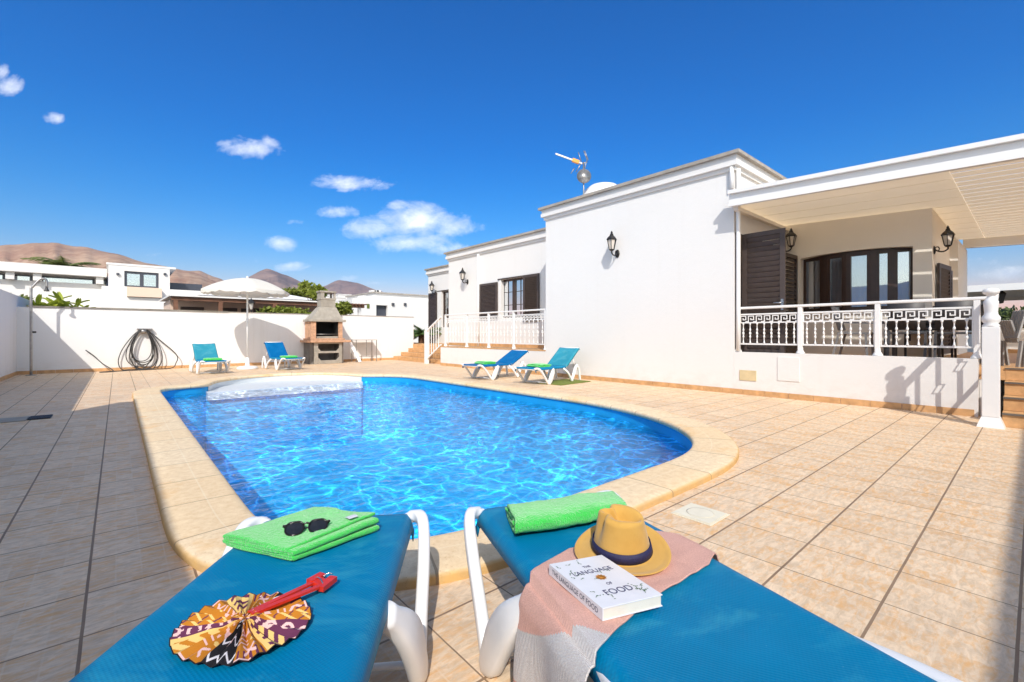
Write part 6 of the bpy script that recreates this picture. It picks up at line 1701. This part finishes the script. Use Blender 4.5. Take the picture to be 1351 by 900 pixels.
for k in range(0): x = XB(148)+(XB(228)-XB(148))*k/1; b.box(x-.02, x+.02, YB-.62, YB-.58, gz0-.1, gz0+.75)
b = None
# neighbour with tiled veranda
YN = 22.0; XN = lambda px: onY(px, 400, YN).x; ZN = lambda px, py: onY(px, py, YN).z
nb = house_at('low neighbouring house with brown timber veranda roof behind the parasol', loc=(XN(300), YN, 0))
zt = ZN(224, 392); zb_ = ZN(224, 397)
MB().box(XN(224), XN(440), YN-.6, YN-.45, zb_, zt).build('eaves_beam', M['wood'], nb)
b = MB(); xa, xb = XN(222), XN(441); b.add([(xa, YN-.7, zt+.002), (xb, YN-.7, zt+.002), (xb, YN+5, zt+.10), (xa, YN+5, zt+.10), (xa, YN-.7, zt+.06), (xb, YN-.7, zt+.06), (xb, YN+5, zt+.16), (xa, YN+5, zt+.16)], [(0, 1, 2, 3), (4, 5, 6, 7), (0, 1, 5, 4), (1, 2, 6, 5), (2, 3, 7, 6), (3, 0, 4, 7)]); b.build('roof', M['farwhite'], nb)
MB().box(XN(229), XN(440), YN+1.5, YN+5, -.05, zt+.02).build('wall', M['neighbour'], nb)
for px in (230, 288, 358, 420): MB().box(XN(px)-.07, XN(px)+.07, YN-.6, YN-.46, -.05, zb_-.001).build('post', M['wood'], nb)
YW = YN+1.5
for (a, c_, t_, b_) in ((238, 269, 404.5, 409.5), (289, 313, 406, 411), (318, 328, 407, 412), (334, 342, 407, 412), (346, 357, 408, 413), (364, 380, 409, 414)):
    x0, x1 = onY(a, 400, YW).x, onY(c_, 400, YW).x; f = MB(); f.box(x0, x1, YW-.03, YW-.001, onY(a, b_, YW).z, onY(a, t_, YW).z); f.build('window', M['brownframe'], nb)
zg = onY(420, 396.5, 30).z; zk = onY(368, 387, 32).z; b = MB(); b.add([(onY(262, 400, 30).x, 30, zg), (onY(424, 400, 30).x, 30, zg), (onY(372, 400, 32).x, 32, zk), (onY(300, 400, 32).x, 32, zk+.1), (onY(262, 400, 30).x, 35, zg), (onY(424, 400, 30).x, 35, zg)], [(0, 1, 2, 3), (4, 5, 2, 3), (0, 3, 4), (1, 5, 2)]); b.build('white_gable_roof', M['farwhite'], nb)
MB().box(onY(262, 400, 30).x, onY(424, 400, 30).x, 30.05, 35, -.05, zg-.01).build('rear_wall', M['farwhite'], nb)
# street lantern on the neighbour's veranda
q = onY(331.5, 405, YN-.75); lt = thing('lamp_post', 'dark post lantern with white glass behind the garden wall under the parasol', 'lamp', (q.x, q.y, 0))
b = MB(); b.sweep([(q.x, q.y, 0), (q.x, q.y, q.z-.12)], .03, seg=8); b.build('post', M['black'], lt)
s_ = 1.25; b = MB(); b.lathe([(.075*s_, .14), (.035*s_, -.12)], 6, (q.x, q.y, q.z+.02), smooth=False); b.build('glass', M['lampglass'], lt)
b = MB(); b.lathe([(.13*s_, .14), (.12*s_, .17), (.05*s_, .25), (.02*s_, .30), (0, .38)], 6, (q.x, q.y, q.z+.02), smooth=False); b.build('cap', M['black'], lt)
# white house right of the barbecue
YR = 36.0; XR = lambda px: onY(px, 400, YR).x; ZR = lambda px, py: onY(px, py, YR).z
rh = house_at('white flat roofed house with dark window beyond the right end of the garden wall', loc=(XR(520), YR, 0))
wx0, wx1, wz0, wz1 = XR(496.5), XR(511.5), ZR(496, 417.5), ZR(496, 402.5)
b = MB(); holed_wall(b, 'y', YR, XR(467), XR(620), -.05, ZR(467, 393), [(wx0, wx1, wz0, wz1)], .3); b.build('wall', M['farwhite'], rh)
MB().box(XR(467), XR(620), YR+.32, YR+9, -.05, ZR(467, 393)-.01).build('rear_wall', M['farwhite'], rh)
MB().box(XR(506), XR(620), YR+2, YR+8, ZR(467, 393), ZR(506, 384.5)).build('upper_block', M['farwhite'], rh)
MB().box(XR(504), XR(622), YR+1.8, YR+8.2, ZR(506, 384.5)+.001, ZR(506, 384.5)+.1).build('coping', M['capstone'], rh)
MB().box(wx0, wx1, YR+.31, YR+.315, wz0, wz1).build('window', M['solar'], rh)
MB().box(XR(484), XR(487.5), YR-.03, YR-.001, ZR(484, 407), ZR(484, 401)).build('window', M['bush'], rh)
for px in (518, 534): MB().box(XR(px)-.1, XR(px)+.1, YR-.15, YR-.001, ZR(px, 403), ZR(px, 400)).build('wall_lamp', M['solar'], rh)
MB().box(XR(491), XR(496), YR+2, YR+3, ZR(467, 393)-.009, ZR(491, 388)).build('chimney', M['farwhite'], rh)
for px in (513, 517, 520): MB().box(XR(px)-.2, XR(px)+.2, YR+3, YR+3.6, ZR(506, 384.5)+.1, ZR(px, 379.5)).build('chimney', M['farwhite'], rh)
# timber pergola by that house
YP = 28.0; XP = lambda px: onY(px, 400, YP).x; ZP = lambda px, py: onY(px, py, YP).z
pp = thing('pergola', 'brown timber garden pergola left of the white flat roofed house', 'pergola', (XP(460), YP, 0))
MB().box(XP(441), XP(480), YP-.1, YP+.1, ZP(441, 405), ZP(441, 401.5)).build('beam', M['wood'], pp)
for k in range(9): x = XP(443)+(XP(479)-XP(443))*k/8; MB().box(x-.05, x+.05, YP-.5, YP+3, ZP(441, 401.4), ZP(441, 400)).build('rafter', M['wood'], pp)
for px in (446, 460, 474): MB().box(XP(px)-.08, XP(px)+.08, YP-.08, YP+.08, 0, ZP(441, 405)).build('post', M['wood'] if px < 450 else M['farwhite'], pp)
# low white village far off at the foot of the hills
rnd = random.Random(11)
for k in range(9):
    px = 420+k*6.0+rnd.uniform(-2, 2); Y0 = 240+rnd.uniform(-30, 60); py = rnd.uniform(389, 397); q = onY(px, py, Y0); w_ = rnd.uniform(5, 9)
    t = thing('distant_house', 'tiny white house in the far village at the foot of the hills', 'house', (q.x, Y0, 0), 0, 'distant village houses')
    MB().box(q.x-w_/2, q.x+w_/2, Y0, Y0+8, -.05, q.z).build('wall', M['farwhite'], t); MB().box(q.x-w_/2-.2, q.x+w_/2+.2, Y0-.2, Y0+8.2, q.z+.01, q.z+.4).build('roof', M['farwhite'], t)
# ---- far right, beyond the terrace
fp = thing('pergola', 'white pergola on the far terrace seen beyond the newel post at the right edge', 'pergola', (22, 2, 0))
d0 = onX(1265, 378, 22.0); zt = d0.z; yN, yF = -7.0, onX(1258, 400, 22.0).y
MB().box(21.9, 22.05, yN, yF, zt-.22, zt).build('fascia', M['paint'], fp)
b = MB(); x = 22.1
while x < 27: b.box(x, x+.4, yN, yF, zt-.16, zt-.1); x += .42
b.build('roof_boards', M['cream'], fp)
MB().box(27.0, 27.15, yN, yF, zt-.3, zt-.1).build('fascia', M['cream'], fp)
for x in (21.97, 27.1): MB().box(x-.08, x+.08, -6.6, -6.4, 0, zt-.22).build('post', M['paint'], fp); 
MB().box(27.02, 27.14, yF-.5, yF-.3, 0, zt-.3).build('post', M['paint'], fp)
q = onX(1319, 392, 22.4); lt = thing('hanging_lantern', 'small dark lantern hanging under the far white pergola', 'lantern', (22.4, q.y, q.z))
b = MB(); b.lathe([(.04, -.22), (.10, -.2), (.16, .08), (.18, .1), (.10, .2), (.03, .28), (0, .3)], 6, (22.4, q.y, q.z), smooth=False); b.sweep([(22.4, q.y, q.z+.28), (22.4, q.y, zt-.1)], .012, seg=5); b.build('lantern_body', M['black'], lt)
fw = wallbox('garden_wall', 'low white garden wall in front of the hedge beyond the terrace at right', 28.0, 28.3, -12, 9, -.05, 1.15, M['farwhite'])
hg = thing('hedge', 'clipped dark green hedge beyond the far garden wall at the right edge', 'hedge', (29.6, -1, 0))
b = MB(); rnd = random.Random(21); vs = []; fs = []
for i in range(9000):
    p = V((29.6+rnd.uniform(-.6, .6), rnd.uniform(-10, 8), rnd.uniform(0.3, 1.0)**.6*2.0+.12*math.sin(i)+.2*noise.noise(V((i*.001, 0, 0))))); d_ = V((rnd.gauss(0, 1), rnd.gauss(0, 1), rnd.gauss(0, 1))).normalized(); e = d_.orthogonal().normalized(); o = len(vs); l = .22
    vs += [p, p+d_*l*.5+e*l*.3, p+d_*l, p+d_*l*.5-e*l*.3]; fs.append((o, o+1, o+2, o+3))
b.add(vs, fs); b.build('foliage', M['hedge'], hg)
for k, (px, hh) in enumerate(((1322, 2.15), (1308, 2.0))):
    q = onX(px, 410, 34); palm('palm_tree', ('taller' if k == 0 else 'shorter')+' distant palm above the hedge near the right edge', 'palm', (34, q.y, 0), hh, 14, .5, .16, M['palm'], 30+k, .12, (-.1, 1.1))
